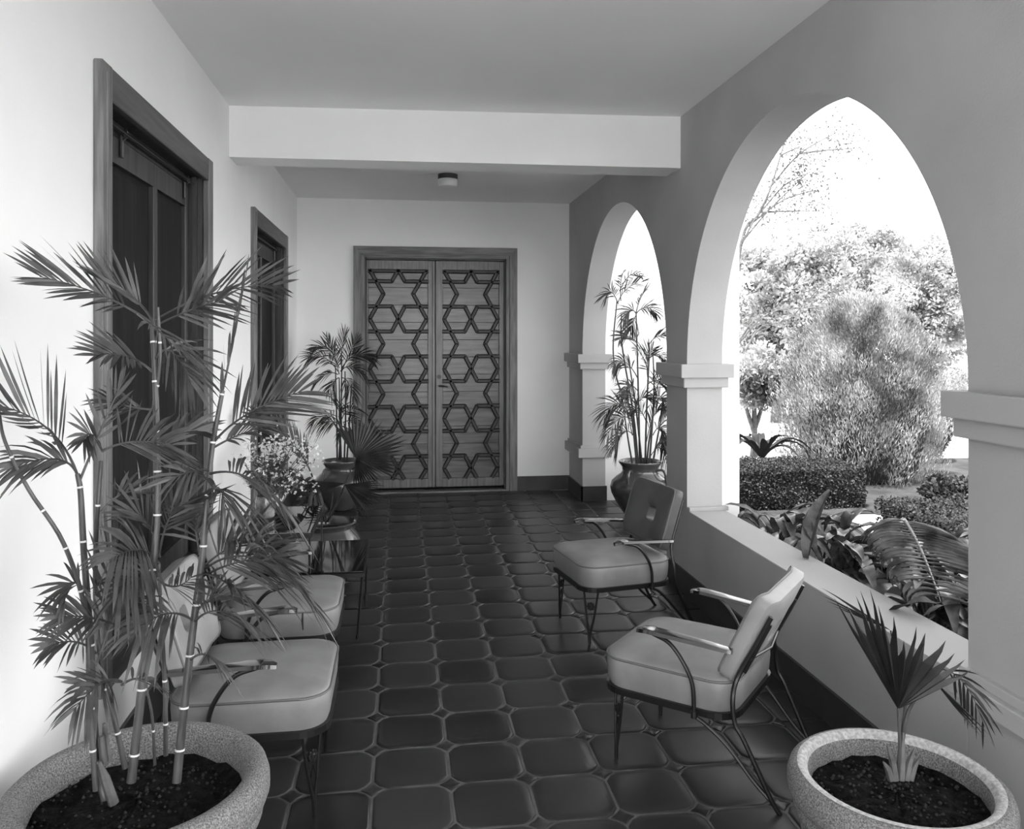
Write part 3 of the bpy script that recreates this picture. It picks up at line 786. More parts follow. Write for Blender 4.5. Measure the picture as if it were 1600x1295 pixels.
fan(rp, hub, [A(*q) for q in tp], V(-.1, -1, .1).normalized(), .66, pleat=.012, stem=[A(1404, 1215, 1.93), A(1406, 1165, 1.925), A(1403, 1106, 1.92)])
tp = [(1283, 918, 2.12), (1284, 930, 2.12), (1290, 938, 2.12), (1300, 946, 2.12), (1312, 952, 2.12)]
fan(rp, A(1392, 985, 2.02), [A(*q) for q in tp], V(0, -.3, 1).normalized(), .5, stem=[A(1405, 1190, 1.95), A(1415, 1080, 1.98), A(1392, 985, 2.02)], pleat=.004)
tp = [(1545, 1148, 1.82), (1540, 1152, 1.84), (1532, 1150, 1.86), (1526, 1146, 1.88), (1518, 1138, 1.9)]
fan(rp, A(1458, 1062, 1.95), [A(*q) for q in tp], V(.5, -.5, .5).normalized(), .55, stem=[A(1406, 1190, 1.94), A(1420, 1110, 1.95), A(1458, 1062, 1.95)], pleat=.004)
mb = MB(); frond_mesh(mb, A(1460, 1045, 1.95), A(1510, 1040, 1.93), A(1538, 1135, 1.9), 9, .09, .007, .9, 0, .5, r5, .002, .2, .8); mb.build('frond', M['palm_dark'], rp, world=True)
mb = MB()
for k, (dx, l, an) in enumerate(((-9, 55, -.25), (8, 50, .3), (0, 75, .05), (14, 35, .5), (-15, 30, -.5))):
    b0 = A(1408 + dx, 1218, 1.93); mb.tube([b0, b0 + V(math.sin(an) * l * .0006, 0, l * .0009), b0 + V(math.sin(an) * l * .0016, 0, l * .0016)], [.010, .009, .002], 6)
mb.build('dry_sheath', M['sheath'], rp, True, world=True)

# --- urns with small bamboo palms
def urn(t, s=1.0):
    prof = [(.105, 0), (.125, .006), (.145, .03), (.205, .12), (.248, .205), (.258, .255), (.245, .305), (.205, .345), (.165, .372), (.152, .395), (.158, .43), (.178, .455), (.186, .468), (.184, .478), (.172, .482), (.155, .47), (.14, .44), (.14, .42)]
    MB().lathe([(r * s, z_ * s) for r, z_ in prof], seg=56, cap1=False).build('urn', M['glaze'], t, 50)
    MB().lathe([(.142 * s, .435 * s), (.07 * s, .442 * s), (.01 * s, .445 * s)], seg=24, cap0=False).build('soil', M['soil'], t, 60)
    for a_ in (-2.3, -.75, 1.6):
        ca, sa = math.cos(a_), math.sin(a_)
        mb = MB(); mb.tube(spline([(ca * .16 * s, sa * .16 * s, .41 * s), (ca * .21 * s, sa * .21 * s, .415 * s), (ca * .235 * s, sa * .235 * s, .38 * s), (ca * .24 * s, sa * .24 * s, .31 * s)], 4), .011 * s, 7)
        mb.build('handle', M['glaze'], t, True)
ur = thing('potted_palm', 'tall bamboo palm in a dark round urn with loop handles, under the far arch', 'potted plant', (2.06, 6.80, 0), 0, 'potted palms')
urn(ur, 1.0)
def small_palm(t, Y, canes_, fronds_, L, m, seed):
    r = random.Random(seed)
    for pts in canes_: cane(t, [at(px, py, Y + dy) for px, py, dy in pts], .009, .005, m, False, 6, rnd=r)
    for (a_, b__, c_, nl, l, dr) in fronds_:
        mb = MB(); frond_mesh(mb, at(a_[0], a_[1], Y), at(b__[0], b__[1], Y + r.uniform(-.12, .12)), at(c_[0], c_[1], Y + r.uniform(-.2, .15)), int(nl * 1.5), l * 1.1, .0095, r.uniform(.6, 1.2), .25, dr, r, .004, .2, r.uniform(.7, 1.0))
        mb.build('frond', m, t, world=True)
Y = 6.80
cn = [[(996, 735, 0), (985, 640, 0), (966, 600, .05), (958, 545, .05), (964, 470, .05)],
      [(998, 735, 0), (990, 650, 0), (972, 540, 0), (971, 490, 0)],
      [(1000, 735, 0), (998, 640, 0), (996, 560, 0), (994, 490, 0)],
      [(1008, 735, 0), (1010, 650, 0), (1014, 560, 0), (1013, 535, 0)],
      [(1014, 735, 0), (1020, 650, .04), (1022, 600, .04), (1020, 550, .05)],
      [(1004, 735, 0), (994, 640, -.05), (982, 560, -.05)],
      [(990, 735, 0), (982, 690, 0), (976, 650, 0)],
      [(1018, 735, 0), (1028, 680, 0), (1036, 640, 0)],
      [(1010, 735, 0), (1014, 690, -.04), (1026, 610, -.04)]]
fr2 = [((966, 475), (955, 445), (948, 462), 10, .14, .4), ((966, 472), (975, 445), (1006, 440), 10, .15, .2), ((970, 470), (968, 430), (975, 425), 8, .12, .3), ((968, 455), (985, 415), (1004, 432), 5, .08, .3),
       ((994, 490), (985, 475), (974, 500), 10, .16, .5), ((994, 490), (1010, 470), (1025, 490), 10, .16, .4), ((994, 488), (1000, 460), (1012, 452), 10, .15, .1), ((994, 492), (990, 500), (985, 515), 8, .14, .4),
       ((1000, 545), (985, 515), (968, 530), 10, .16, .3), ((1013, 540), (1025, 520), (1040, 525), 11, .17, .3), ((1013, 560), (1030, 545), (1042, 565), 10, .17, .4), ((1013, 580), (1000, 540), (992, 548), 9, .16, .2),
       ((996, 590), (975, 550), (958, 572), 13, .19, .55), ((1012, 590), (1008, 560), (1020, 545), 10, .17, .1), ((1012, 600), (1030, 585), (1042, 610), 11, .18, .4), ((996, 610), (980, 590), (972, 620), 10, .17, .5),
       ((985, 650), (965, 610), (945, 650), 14, .20, .45), ((985, 655), (968, 640), (948, 682), 14, .2, .5), ((990, 650), (1000, 610), (1015, 625), 12, .18, .3), ((1020, 640), (1034, 600), (1042, 640), 12, .18, .4),
       ((1010, 660), (1000, 630), (985, 640), 12, .18, .3), ((990, 680), (972, 660), (960, 700), 11, .18, .5), ((1020, 680), (1034, 650), (1044, 690), 12, .19, .5), ((1010, 690), (1020, 640), (1030, 640), 10, .17, .2),
       ((1012, 720), (1028, 690), (1040, 700), 8, .15, .3), ((988, 680), (980, 640), (974, 640), 10, .16, .3), ((1000, 640), (985, 600), (976, 620), 11, .17, .4), ((1022, 620), (1030, 585), (1042, 590), 11, .17, .3), ((1026, 700), (1036, 670), (1042, 720), 9, .16, .5)]
small_palm(ur, Y, cn, fr2, 1, M['palm_far'], 5)
ul = thing('potted_palm', 'small bamboo palm in a dark urn, left of the double door', 'potted plant', (at(533, 740, 7.45).x, 7.45, 0), 0, 'potted palms')
urn(ul, .92)
cn = [[(533, 718, 0), (531, 650, 0), (530, 590, 0)], [(527, 718, 0), (526, 650, 0), (524, 570, 0)], [(538, 718, 0), (540, 650, 0), (539, 580, 0)], [(530, 718, .03), (533, 650, .03), (534, 560, .03)], [(542, 718, 0), (546, 660, 0), (549, 600, 0)]]
fr3 = [((528, 580), (505, 545), (482, 560), 13, .17, .35), ((530, 575), (515, 530), (492, 545), 12, .16, .3), ((532, 570), (535, 530), (540, 522), 11, .15, .1), ((534, 575), (555, 540), (582, 562), 13, .17, .3), ((532, 580), (550, 560), (572, 590), 12, .17, .5), ((528, 585), (510, 575), (492, 600), 11, .15, .5), ((530, 585), (525, 560), (510, 525), 10, .14, .1), ((534, 580), (550, 540), (560, 530), 10, .14, .1), ((534, 590), (545, 590), (552, 620), 9, .14, .5), ((529, 590), (520, 595), (513, 615), 9, .14, .5),
       ((530, 660), (510, 635), (486, 665), 12, .16, .5), ((534, 655), (540, 635), (562, 640), 12, .16, .3), ((530, 655), (528, 630), (540, 618), 10, .14, .1), ((532, 665), (515, 650), (500, 668), 10, .14, .5), ((536, 660), (555, 650), (568, 668), 11, .15, .5), ((532, 670), (538, 655), (530, 690), 8, .12, .4)]
small_palm(ul, 7.45, cn, fr3, 1, M['palm_dark'], 9)

# --- pot of fan palms behind the table
fpY = 5.28
fp = thing('potted_palm', 'dark pot of fan palms on the floor behind the glass side table', 'potted plant', (at(513, 815, fpY).x, fpY, 0), 0, 'potted palms')
MB().lathe([(.10, 0), (.12, .008), (.17, .10), (.205, .20), (.20, .27), (.165, .315), (.148, .335), (.155, .352), (.172, .362), (.176, .37), (.168, .377), (.155, .37), (.142, .34), (.14, .31)], seg=48, cap1=False).build('pot', M['glaze'], fp, 50)
MB().lathe([(.142, .318), (.07, .325), (.01, .328)], seg=24, cap0=False).build('soil', M['soil'], fp, 60)
def polar_fan(hx_, hy_, Yh, r_px, a0, a1, n, nrm, dY=.0, fuse=.62, stem=None, squash=1.0, seed=1):
    rr = random.Random(seed); hb = at(hx_, hy_, Yh); tips = []
    for k in range(n):
        a_ = math.radians(a0 + (a1 - a0) * k / (n - 1)); l = r_px * rr.uniform(.86, 1.08)
        tips.append(at(hx_ + math.cos(a_) * l, hy_ - math.sin(a_) * l * squash, Yh + dY * math.sin(a_)))
    fan(fp, hb, tips, nrm, fuse, M['palm_dark'], stem=[at(512, 815, fpY)] + stem + [hb], pleat=.006)
polar_fan(556, 716, 5.15, 82, 118, -30, 26, V(0, -1, .2).normalized(), .1, .66, [at(535, 765, 5.2)], .85, 2)
polar_fan(556, 716, 5.13, 60, -30, -95, 12, V(.3, -1, .2).normalized(), -.1, .5, [at(535, 765, 5.2)], 1.0, 3)
polar_fan(538, 757, 5.0, 68, 6, -62, 18, V(0, -.4, .9).normalized(), -.12, .6, [at(528, 785, 5.15)], .95, 4)
polar_fan(540, 755, 5.02, 66, 175, 212, 8, V(0, -.4, .9).normalized(), -.1, .55, [at(528, 785, 5.15)], .6, 5)
mb = MB(); frond_mesh(mb, at(500, 815, 5.25), at(500, 700, 5.1), at(398, 648, 4.95), 24, .20, .016, .95, .2, .05, r5, .006, .42, .75); mb.build('frond', M['palm_dark'], fp, world=True)
mb = MB(); frond_mesh(mb, at(508, 815, 5.25), at(480, 690, 5.2), at(492, 790, 5.1), 12, .16, .018, .9, .1, .5, r5, .005, .55, .9); mb.build('frond', M['palm_dark'], fp, world=True)
mb = MB(); frond_mesh(mb, at(505, 815, 5.25), at(470, 700, 5.1), at(437, 765, 4.98), 20, .10, .024, .9, -.2, .3, r5, .006, .45, 1.1); mb.build('frond', M['palm_dark'], fp, world=True)
for (x_, y_) in ((465, 745), (482, 770), (520, 760), (492, 752), (478, 760)):
    mb = MB(); mb.tube(bez(at(509, 818, fpY), at((x_ + 509) / 2 + 8, (y_ + 818) / 2, 5.2), at(x_, y_, 5.1)), .004, 6); mb.build('stalk', M['cane'], fp, True, world=True)

# --- vase of small white flowers on the upper shelf
vx, vy = at(415, 800, 4.62).x, 4.62
vs = thing('flower_vase', 'ribbed glass vase of small white flowers on the black glass table', 'vase', (vx, vy, .556))
mb = MB(); pr = []
for k in range(15):
    z_ = .004 + .115 * k / 14; pr.append((.048 + .006 * math.sin(k * PI / 14) + (.0025 if k % 2 else 0), z_))
mb.lathe([(.044, 0)] + pr + [(.046, .119), (.044, .10)], seg=32, cap1=False); mb.build('vase', M['vase'], vs, 60)
rv = random.Random(21); st_ = MB(); bl_ = MB(); lf_ = MB()
for k in range(64):
    px_, py_ = rv.gauss(430, 34), rv.gauss(718, 26)
    if py_ > 770: py_ = 760
    tip = at(px_, py_, 4.62 + rv.gauss(0, .08)) - Vector(vs.location)
    mid = tip * .5 + V(0, 0, .06)
    st_.tube(bez((rv.uniform(-.02, .02), rv.uniform(-.02, .02), .10), mid, tip, 5), .0016, 4)
    for q in range(12):
        c_ = tip + V(rv.gauss(0, .022), rv.gauss(0, .022), rv.gauss(0, .022)); s_ = rv.uniform(.006, .011)
        n_ = V(rv.gauss(0, 1), rv.gauss(-.6, 1), rv.gauss(.5, 1)).normalized(); u_ = n_.orthogonal().normalized(); w_ = n_.cross(u_)
        for e in range(5):
            a_ = e * 2 * PI / 5 + rv.random()
            d_ = u_ * math.cos(a_) + w_ * math.sin(a_); g_ = n_.cross(d_)
            bl_.poly([c_, c_ + d_ * s_ * .6 + g_ * s_ * .35, c_ + d_ * s_ + n_ * s_ * .2, c_ + d_ * s_ * .6 - g_ * s_ * .35])
    for q in range(5):
        c_ = mid.lerp(tip, rv.random()) ; d_ = V(rv.gauss(0, 1), rv.gauss(0, 1), rv.gauss(0, 1)).normalized(); g_ = d_.orthogonal().normalized()
        lf_.poly([c_, c_ + d_ * .012 + g_ * .005, c_ + d_ * .026, c_ + d_ * .012 - g_ * .005])
st_.build('stems', M['palm'], vs); tag(bl_.build('blossoms', M['blossom'], vs), kind='stuff'); tag(lf_.build('leaves', M['palm'], vs), kind='stuff')

# ------------------------------------------------------------------ garden
GZ = .10
mb = MB()
mb.box(XO + .01, 2.9, Y0S - 2, 5.06, -.12, .30); g1 = struct('planter_soil', mb, M['earth'])
mb = MB(); mb.box(2.9, 9.6, -6, 5.0, -.1, GZ); mb.box(2.6, 9.6, 5.0, 7.53, -.1, GZ); mb.box(2.75, 9.6, 7.53, 7.78, -.1, GZ); mb.box(1.93, 9.6, 7.78, 8.9, -.1, GZ)
struct('ground', mb, M['earth'])
mb = MB(); mb.box(3.45, 4.15, 5.5, 6.15, GZ, GZ + .006); struct('path', mb, M['drive'])
# leave the porch footprint below its own floor
mb = MB()
for q in ((XO + .02, 120, 8.9, 120), (9.6, 120, -60, 8.9), (-60, XL - .25, -60, 120), (XL - .25, XO + .02, 8.36, 120), (XL - .25, XO + .02, -60, Y0S - .002), (XO + .02, 9.6, -60, Y0S - 2)):
    mb.box(q[0], q[1], q[2], q[3], -.3, .06)
struct('driveway', mb, M['drive'])

def leaf_cloud(name, mat_, parent, centers, dirs, lens, wids, kind='stuff', off=(0, 0, 0)):
    n = len(centers); rs = np.random.RandomState(n)
    D = dirs / np.linalg.norm(dirs, axis=1, keepdims=True)
    rnd_ = rs.normal(size=(n, 3)); Wv = np.cross(D, rnd_); Wv /= np.linalg.norm(Wv, axis=1, keepdims=True) + 1e-9
    c = centers - np.array(off); l = lens[:, None]; w_ = wids[:, None]
    v = np.stack([c - D * l * .5, c + Wv * w_ * .5, c + D * l * .5, c - Wv * w_ * .5], axis=1).reshape(-1, 3)
    me = bpy.data.meshes.new(name); me.vertices.add(4 * n); me.vertices.foreach_set('co', v.astype(np.float32).ravel())
    me.loops.add(4 * n); me.loops.foreach_set('vertex_index', np.arange(4 * n, dtype=np.int32))
    me.polygons.add(n); me.polygons.foreach_set('loop_start', np.arange(0, 4 * n, 4, dtype=np.int32))
    me.update(calc_edges=True); me.validate(); me.materials.append(mat_)
    o = bpy.data.objects.new(name, me); C.objects.link(o)
    if parent: o.parent = parent
    if kind: o['kind'] = kind
    return o
def hedge(label, x0, x1, y0, y1, z1, n, rot=0):
    t = thing('box_hedge', label, 'hedge', ((x0 + x1) / 2, (y0 + y1) / 2, GZ), rot, 'clipped box hedges')
    hx_, hy_, hz_ = (x1 - x0) / 2, (y1 - y0) / 2, z1 - GZ
    MB().box(-hx_ + .03, hx_ - .03, -hy_ + .03, hy_ - .03, 0, hz_ - .025, .02).build('hedge_core', M['hedge_core'], t)
    rs = np.random.RandomState(n); ar = np.array([hx_ * hy_ * 4, hx_ * hz_ * 2, hx_ * hz_ * 2, hy_ * hz_ * 2, hy_ * hz_ * 2]); pr_ = ar / ar.sum()
    f = rs.choice(5, n, p=pr_); u, v = rs.uniform(-1, 1, n), rs.uniform(-1, 1, n)
    P = np.zeros((n, 3)); Nn = np.zeros((n, 3))
    sel = f == 0; P[sel] = np.c_[u[sel] * hx_, v[sel] * hy_, np.full(sel.sum(), hz_)]; Nn[sel] = (0, 0, 1)
    for k, sg in ((1, -1), (2, 1)):
        sel = f == k; P[sel] = np.c_[u[sel] * hx_, np.full(sel.sum(), sg * hy_), (v[sel] * .5 + .5) * hz_]; Nn[sel] = (0, sg, 0)
    for k, sg in ((3, -1), (4, 1)):
        sel = f == k; P[sel] = np.c_[np.full(sel.sum(), sg * hx_), u[sel] * hy_, (v[sel] * .5 + .5) * hz_]; Nn[sel] = (sg, 0, 0)
    bmp = .012 * np.sin(P[:, 0] * 13 + 1) * np.cos(P[:, 1] * 11) + .010 * np.sin(P[:, 2] * 23 + P[:, 0] * 7)
    P += Nn * (bmp[:, None] + rs.uniform(-.03, .008, (n, 1)))
    leaf_cloud('leaves', M['hedge'], t, P, rs.normal(size=(n, 3)) + Nn * .8, rs.uniform(.018, .032, n), rs.uniform(.010, .018, n))
    return t
hedge('clipped box hedge beyond the pier, in front of the big conifer', 2.62, 3.92, 6.42, 7.05, .44, 26000, -.03).name = 'box_hedge'
hedge('clipped box hedge at the right, behind the broad-leaved plants', 3.27, 4.9, 3.6, 5.25, .43, 26000)

def crown(name, mat_, t, c, rad, n, ll, lw, seed, up=.4, clump=60, cr=.28, flat=0.0):
    rs = np.random.RandomState(seed)
    cd = rs.normal(size=(clump, 3)); cd /= np.linalg.norm(cd, axis=1, keepdims=True)
    cc = cd * rs.uniform(.35, .86, (clump, 1)) * np.array(rad) + np.array(c)
    idx = rs.randint(0, clump, n)
    d = rs.normal(size=(n, 3)); d /= np.linalg.norm(d, axis=1, keepdims=True)
    P = cc[idx] + d * (rs.uniform(.3, 1, (n, 1)) ** .5) * np.array(rad) * cr
    return leaf_cloud(name, mat_, t, P, d + np.array([0, 0, up]) + rs.normal(size=(n, 3)) * .5, rs.uniform(.6, 1.3, n) * ll, rs.uniform(.6, 1.3, n) * lw)
def limb(mb, p, d, l, r, depth, rnd):
    e = p + d * l; m_ = p.lerp(e, .5) + V(rnd.gauss(0, .04), rnd.gauss(0, .04), rnd.gauss(0, .03)) * l
    mb.tube(bez(p, m_, e, 5), [r * (1 - .09 * k) for k in range(6)], 6)
    if depth > 0:
        for k in range(rnd.choice((2, 3))):
            nd = (d + V(rnd.gauss(0, .45), rnd.gauss(0, .45), rnd.gauss(.1, .3))).normalized()
            limb(mb, p.lerp(e, rnd.uniform(.55, 1)), nd, l * rnd.uniform(.55, .8), r * .55, depth - 1, rnd)

# conifer
q = at(1345, 790, 7.85); cx_, cy_ = q.x, 7.85
t = thing('conifer', 'big egg-shaped conifer with feathery pale sprays behind the hedge', 'tree', (cx_, cy_, GZ))
rs = np.random.RandomState(4); n = 76000
zz = rs.uniform(0, 1, n) ** .72 * 1.80
rad = .80 * np.sqrt(np.clip(1 - ((zz - .62) / 1.20) ** 2, 0, 1)); rad = np.where(zz < .62, .80 * (1 - .28 * ((.62 - zz) / .62) ** 2), rad)
an = rs.uniform(0, 2 * np.pi, n)
lob = 1 + .09 * np.sin(an * 7 + zz * 4) + .07 * np.sin(an * 13 - zz * 9) + .05 * np.sin(zz * 17 + an * 3)
rr = rad * lob * np.sqrt(rs.uniform(.55, 1.02, n)); 
P = np.c_[rr * np.cos(an), rr * np.sin(an), zz + .06 * rs.normal(size=n)]; P[:, 2] = np.clip(P[:, 2], .02, None)
Dv = np.c_[np.cos(an) * .35, np.sin(an) * .35, np.full(n, 1.0)] + rs.normal(size=(n, 3)) * .28
leaf_cloud('sprays', M['conifer'], t, P, Dv, rs.uniform(.03, .06, n), rs.uniform(.006, .012, n))
MB().lathe([(.5, .02), (.60, .3), (.62, .7), (.45, 1.0), (.2, 1.25), (.03, 1.4)], seg=20).build('inner_foliage', M['hedge_core'], t, 60)
mb = MB(); mb.tube([(0, 0, 0), (.02, 0, .4), (0, .02, 1.4)], [.05, .045, .02], 8); mb.build('trunk', M['bark'], t, True)
# clipped ball shrub behind it
q = at(1436, 700, 8.75)
t = thing('ball_shrub', 'smooth clipped ball shrub at the right of the big conifer', 'shrub', (q.x, 8.75, GZ))
rs = np.random.RandomState(14); n = 9000; d = rs.normal(size=(n, 3)); d /= np.linalg.norm(d, axis=1, keepdims=True)
P = d * np.array([.36, .36, .43]) * rs.uniform(.94, 1.01, (n, 1)) + np.array([0, 0, .44]); P[:, 2] = np.clip(P[:, 2], .01, None)
leaf_cloud('leaves', M['hedge'], t, P, rs.normal(size=(n, 3)), rs.uniform(.02, .03, n), rs.uniform(.012, .018, n))
MB().lathe([(.15, .05), (.32, .25), (.34, .44), (.25, .7), (.05, .83)], seg=20).build('inner_foliage', M['hedge_core'], t, 60)
# low leafy groundcover right
for (px_, py_, Yg, rx_, rz_, lab) in ((1496, 785, 6.35, .30, .14, 'low leafy shrub behind the right hedge'), (1485, 672, 11.5, .55, .22, 'low dark shrub on the far side of the pale drive, right'), (1500, 655, 13.5, .5, .5, 'bushy shrub beyond the drive, right of the conifer')):
    q = at(px_, py_, Yg)
    t = thing('low_shrub', lab, 'shrub', (q.x, Yg, .06 if Yg > 9 else GZ))
    crown('leaves', M['hedge'] if Yg < 12 else M['tree'], t, (0, 0, rz_), (rx_, rx_, rz_), 3500, .05, .03, int(px_), .2, 30, .35)
# round-headed small tree
q = at(1178, 690, 9.6)
t = thing('small_tree', 'small round-headed tree with a pale trunk left of the conifer', 'tree', (q.x, 9.6, .06))
mb = MB(); mb.tube([(0, 0, 0), (.01, 0, .3), (0, 0, .8)], [.05, .035, .03], 8); mb.tube([(0, 0, .3), (-.1, 0, .6), (-.2, 0, .9)], [.03, .025, .02], 8); mb.tube([(0, 0, .3), (.1, 0, .6), (.2, 0, .85)], [.03, .025, .02], 8); mb.build('trunk', M['bark'], t, True)
crown('leaves', M['tree'], t, (.05, 0, 1.0), (.5, .5, .42), 9000, .07, .04, 31, .2, 70, .32)
# bromeliad clump
q = at(1187, 712, 7.5)
t = thing('strap_leaved_plant', 'dark strap-leaved plant rising behind the left hedge', 'plant', (q.x, 7.45, GZ))
rb = random.Random(8)
def blade(mb, p0, p1, p2, wd, fold=.35, n=8, wav=0.0, split=False):
    pts = bez(p0, p1, p2, n); L_, R__, C_ = [], [], []
    for i, P_ in enumerate(pts):
        T = (pts[min(i + 1, n)] - pts[max(i - 1, 0)]).normalized(); S = T.cross(V(0, 0, 1)); S = S.normalized() if S.length > .05 else V(1, 0, 0); U_ = S.cross(T)
        s_ = i / n; w_ = wd * (math.sin(PI * min(1, s_ * .93 + .05)) ** .7) * (1 - .25 * s_) * .5
        wo = V(0, 0, wav * math.sin(i * 2.1))
        L_.append(P_ - S * w_ + U_ * w_ * fold + wo); R__.append(P_ + S * w_ + U_ * w_ * fold - wo); C_.append(P_)
    b = len(mb.v); mb.v += [tuple(x) for x in L_ + C_ + R__]; m = n + 1
    for i in range(n):
        mb.f += [(b + i, b + i + 1, b + m + i + 1, b + m + i), (b + m + i, b + m + i + 1, b + 2 * m + i + 1, b + 2 * m + i)]
for k in range(13):
    a_ = k * 2 * PI / 13 + rb.uniform(-.2, .2); l = rb.uniform(.36, .50)
    d_ = V(math.cos(a_), math.sin(a_), 0)
    mb = MB(); blade(mb, V(0, 0, .25), d_ * l * .5 + V(0, 0, .25 + l * .75), d_ * l + V(0, 0, .3 + rb.uniform(.0, .25)), .085, .5); mb.build('leaf', M['palm_dark'], t, 60)
# planter plants: clumps with broad leaves
rp2 = random.Random(17)
def clump(x, y, nl, lab, lean=(.0, .0), hi=.3, m=None):
    t = thing('broad_leaved_plant', lab, 'plant', (x, y, .30), 0, 'broad-leaved plants in the planter')
    for k in range(nl):
        a_ = rp2.uniform(0, 2 * PI); l = rp2.uniform(.34, .55); e = rp2.uniform(.15, 1.0)
        d_ = V(math.cos(a_) * e + lean[0], math.sin(a_) * e + lean[1], 0)
        hz_ = hi * rp2.uniform(.6, 1.15)
        b0 = V(rp2.uniform(-.07, .07), rp2.uniform(-.07, .07), -.01)
        s0 = b0 + V(d_.x * .12, d_.y * .12, hz_ * .65)
        p1 = s0 + V(d_.x * l * .45, d_.y * l * .45, hz_ * .55); p2 = s0 + V(d_.x * l, d_.y * l, hz_ * rp2.uniform(-.25, .45))
        # keep leaves on the garden side of the ledge
        for p_ in (p1, p2):
            if p_.x + x < XO + .0: p_.x = XO + .02 - x
        mb = MB(); mb.tube([b0, b0.lerp(s0, .5) + V(0, 0, .01), s0], [.007, .006, .004], 6)
        blade(mb, s0, p1, p2, rp2.uniform(.05, .085), .45, 9, .004)
        mb.build('leaf', M['bigleaf'], t, 60)
    return t
cl = [(2.16, 4.50, 'broad-leaved plant next to the middle pier'), (2.36, 4.16, 'broad-leaved plant second from the middle pier'), (2.20, 3.80, 'broad-leaved plant with a tall upright leaf, third from the middle pier'),
      (2.42, 3.50, 'broad-leaved plant in the middle of the planter row'), (2.24, 3.14, 'broad-leaved plant leaning over the ledge behind the fan palm'), (2.42, 2.90, 'broad-leaved plant near the right pier, garden side'),
      (2.2, 2.62, 'broad-leaved plant beside the big torn leaf, nearest the right pier'), (2.72, 3.85, 'broad-leaved plant at the garden edge facing the right hedge')]
for i, (x, y, lab) in enumerate(cl): clump(x, y, 26, lab, (.05, -.50), .25)
# upright curled leaves
up_t = [o for o in C.objects if o.get('label', '').startswith('broad-leaved plant with a tall upright')][0]
def leaf_world(t, p0, p1, p2, wd, fold, m=None):
    mb = MB(); blade(mb, p0, p1, p2, wd, fold, 10, .004); mb.build('leaf', m or M['bigleaf'], t, 60, world=True)
leaf_world(up_t, at(1262, 880, 3.6), at(1268, 810, 3.6), at(1297, 766, 3.7), .085, .9)
leaf_world(up_t, at(1285, 885, 3.6), at(1250, 830, 3.6), at(1268, 796, 3.7), .06, .9)
# big torn leaf
tl = thing('torn_leaf_plant', 'large split leaf with a pale midrib beside the right pier', 'plant', (2.25, 2.9, .30))
m0, m1, m2 = at(1412, 812, 3.25), at(1440, 850, 3.1), at(1470, 940, 2.85)
mb = MB(); mb.tube(bez(at(1395, 905, 3.1), at(1380, 830, 3.2), m0, 8) , [.012] * 9, 7); mb.tube(bez(m0, m1, m2, 10), [.010 - .0008 * k for k in range(11)], 7); mb.build('midrib', mat('pale_midrib', .28, .4), tl, True, world=True)
pts = bez(m0, m1, m2, 22); rt2 = random.Random(2)
for i in range(1, 22):
    for sg, ln in ((1, .40), (-1, .42)):
        T = (pts[min(i + 1, 22)] - pts[i - 1]).normalized()
        d_ = (V(.88 * sg, -.35 * sg, .12 + (.10 if sg < 0 else -.05)) + T * .35).normalized() * ln * (math.sin(PI * (.15 + .7 * i / 22))) * rt2.uniform(.8, 1.08)
        mb = MB(); p2 = pts[i] + d_ - V(0, 0, .06 + rt2.uniform(-.01, .03))
        if p2.x < XO: p2.x = XO + .02
        blade(mb, pts[i], pts[i] + d_ * .5 + V(0, 0, .015), p2, rt2.uniform(.026, .050), .7, 6); mb.build('leaf_segment', M['tornleaf'], tl, 60, world=True)
# flat leaf drooping over the ledge
leaf_world([o for o in C.objects if o.get('label', '').endswith('behind the fan palm')][0], at(1470, 945, 2.8), at(1430, 930, 2.75), at(1378, 965, 2.95), .09, .3, M['palm_dark'])

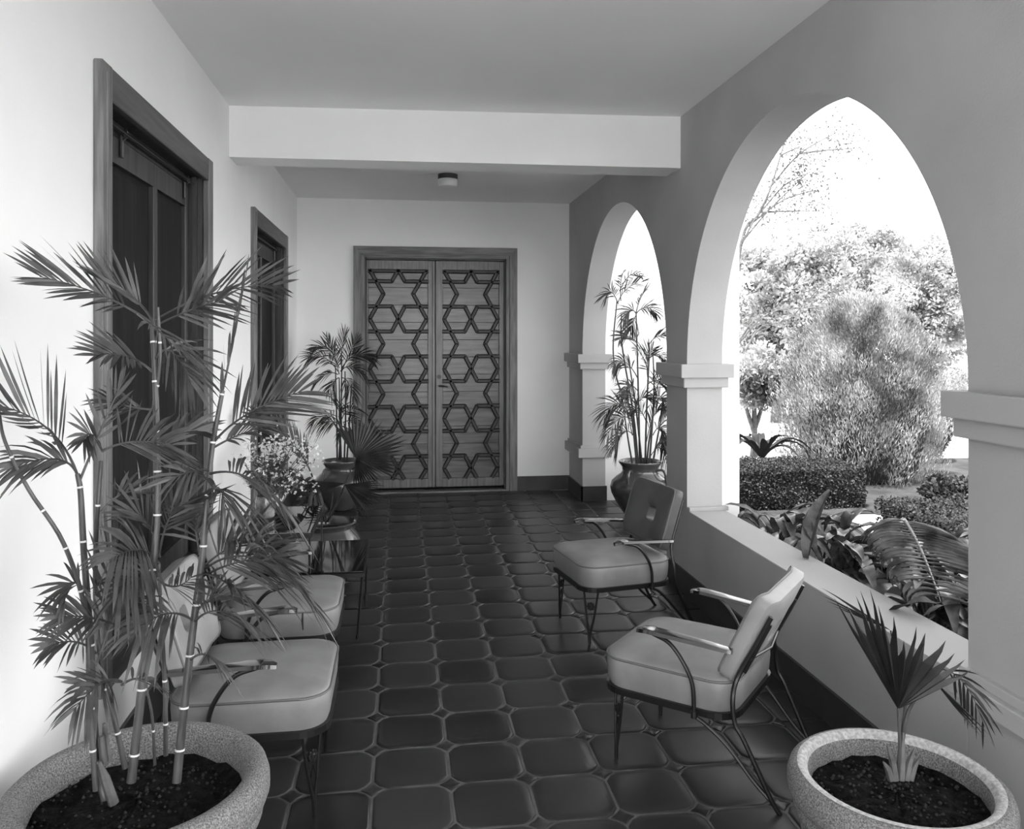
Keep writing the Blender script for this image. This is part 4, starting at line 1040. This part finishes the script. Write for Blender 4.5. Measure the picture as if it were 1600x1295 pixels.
# background trees
def tree(px, Yt, zc_, rad, label, seed, n, m='tree', trunkh=None, name='tree', ll=.10, lw=.055):
    q = at(px, 600, Yt)
    t = thing(name, label, 'tree', (q.x, Yt, .06), 0, 'pale trees beyond the drive')
    mb = MB(); rnd = random.Random(seed)
    mb.tube([(0, 0, 0), (.05, 0, zc_ * .5), (0, .05, zc_)], [.13, .10, .06], 8)
    for k in range(6): limb(mb, V(0, 0, zc_ * .5 + .1 * k), V(rnd.gauss(0, .7), rnd.gauss(0, .7), .7).normalized(), rad[2] * .6, .05, 2, rnd)
    mb.build('trunk', M['bark'], t, True)
    crown('leaves', M[m], t, (0, 0, zc_), rad, n, ll, lw, seed, .1, 130, .24)
    return t
tree(1215, 13.4, 2.05, (1.45, 1.3, 1.25), 'pale leafy tree beyond the drive, next to the middle pier', 41, 48000)
tree(1330, 19.6, 2.95, (2.1, 1.7, 1.7), 'tallest pale tree, rising behind the conifer', 42, 55000)
tree(1445, 15.9, 2.15, (1.55, 1.3, 1.5), 'pale leafy tree behind the right side of the conifer', 43, 48000)
# thin bare tree
t = thing('bare_sapling', 'slender nearly bare tree reaching up behind the arch', 'tree', (at(1120, 600, 11).x, 11, .06))
q0 = at(1120, 640, 11); br_ = MB(); rb2 = random.Random(6); tips = []
def wp(px, py): return at(px, py, 11 + rb2.uniform(-.25, .25))
for pts in ([(1120, 735), (1128, 600), (1158, 380), (1185, 335), (1205, 290), (1232, 200)], [(1158, 380), (1200, 330), (1262, 270)], [(1170, 352), (1225, 312), (1275, 297)], [(1185, 332), (1230, 330), (1280, 330)],
            [(1150, 400), (1175, 350), (1200, 310), (1215, 290)], [(1190, 330), (1225, 290), (1258, 272)], [(1222, 245), (1225, 240), (1260, 225)], [(1140, 560), (1180, 500), (1240, 490)], [(1128, 640), (1180, 520), (1230, 500), (1290, 440)], [(1135, 560), (1200, 490), (1290, 480)], [(1205, 290), (1250, 240), (1310, 205)], [(1250, 240), (1290, 235), (1335, 232)]):
    P = spline([wp(*p_) for p_ in pts], 5); n = len(P); br_.tube(P, [.034 * (1 - .7 * i / n) if len(pts) > 4 else .017 * (1 - .6 * i / n) for i in range(n)], 5)
    tips += [P[-1], P[-2], P[len(P) // 2]]
bo = br_.build('branches', M['bark'], t, True, world=True)
rs = np.random.RandomState(9); cc = np.array([tuple(p_) for p_ in tips]); n = 2600
P = cc[rs.randint(0, len(cc), n)] + rs.normal(size=(n, 3)) * .15
leaf_cloud('leaves', M['bough'], t, P, rs.normal(size=(n, 3)), rs.uniform(.03, .07, n), rs.uniform(.02, .04, n), off=tuple(t.location))
# low wall and fence line at the far side
mb = MB(); mb.box(1.0, 40, 19.5, 19.7, .06, .75); struct('wall_far', mb, M['wallfar'])
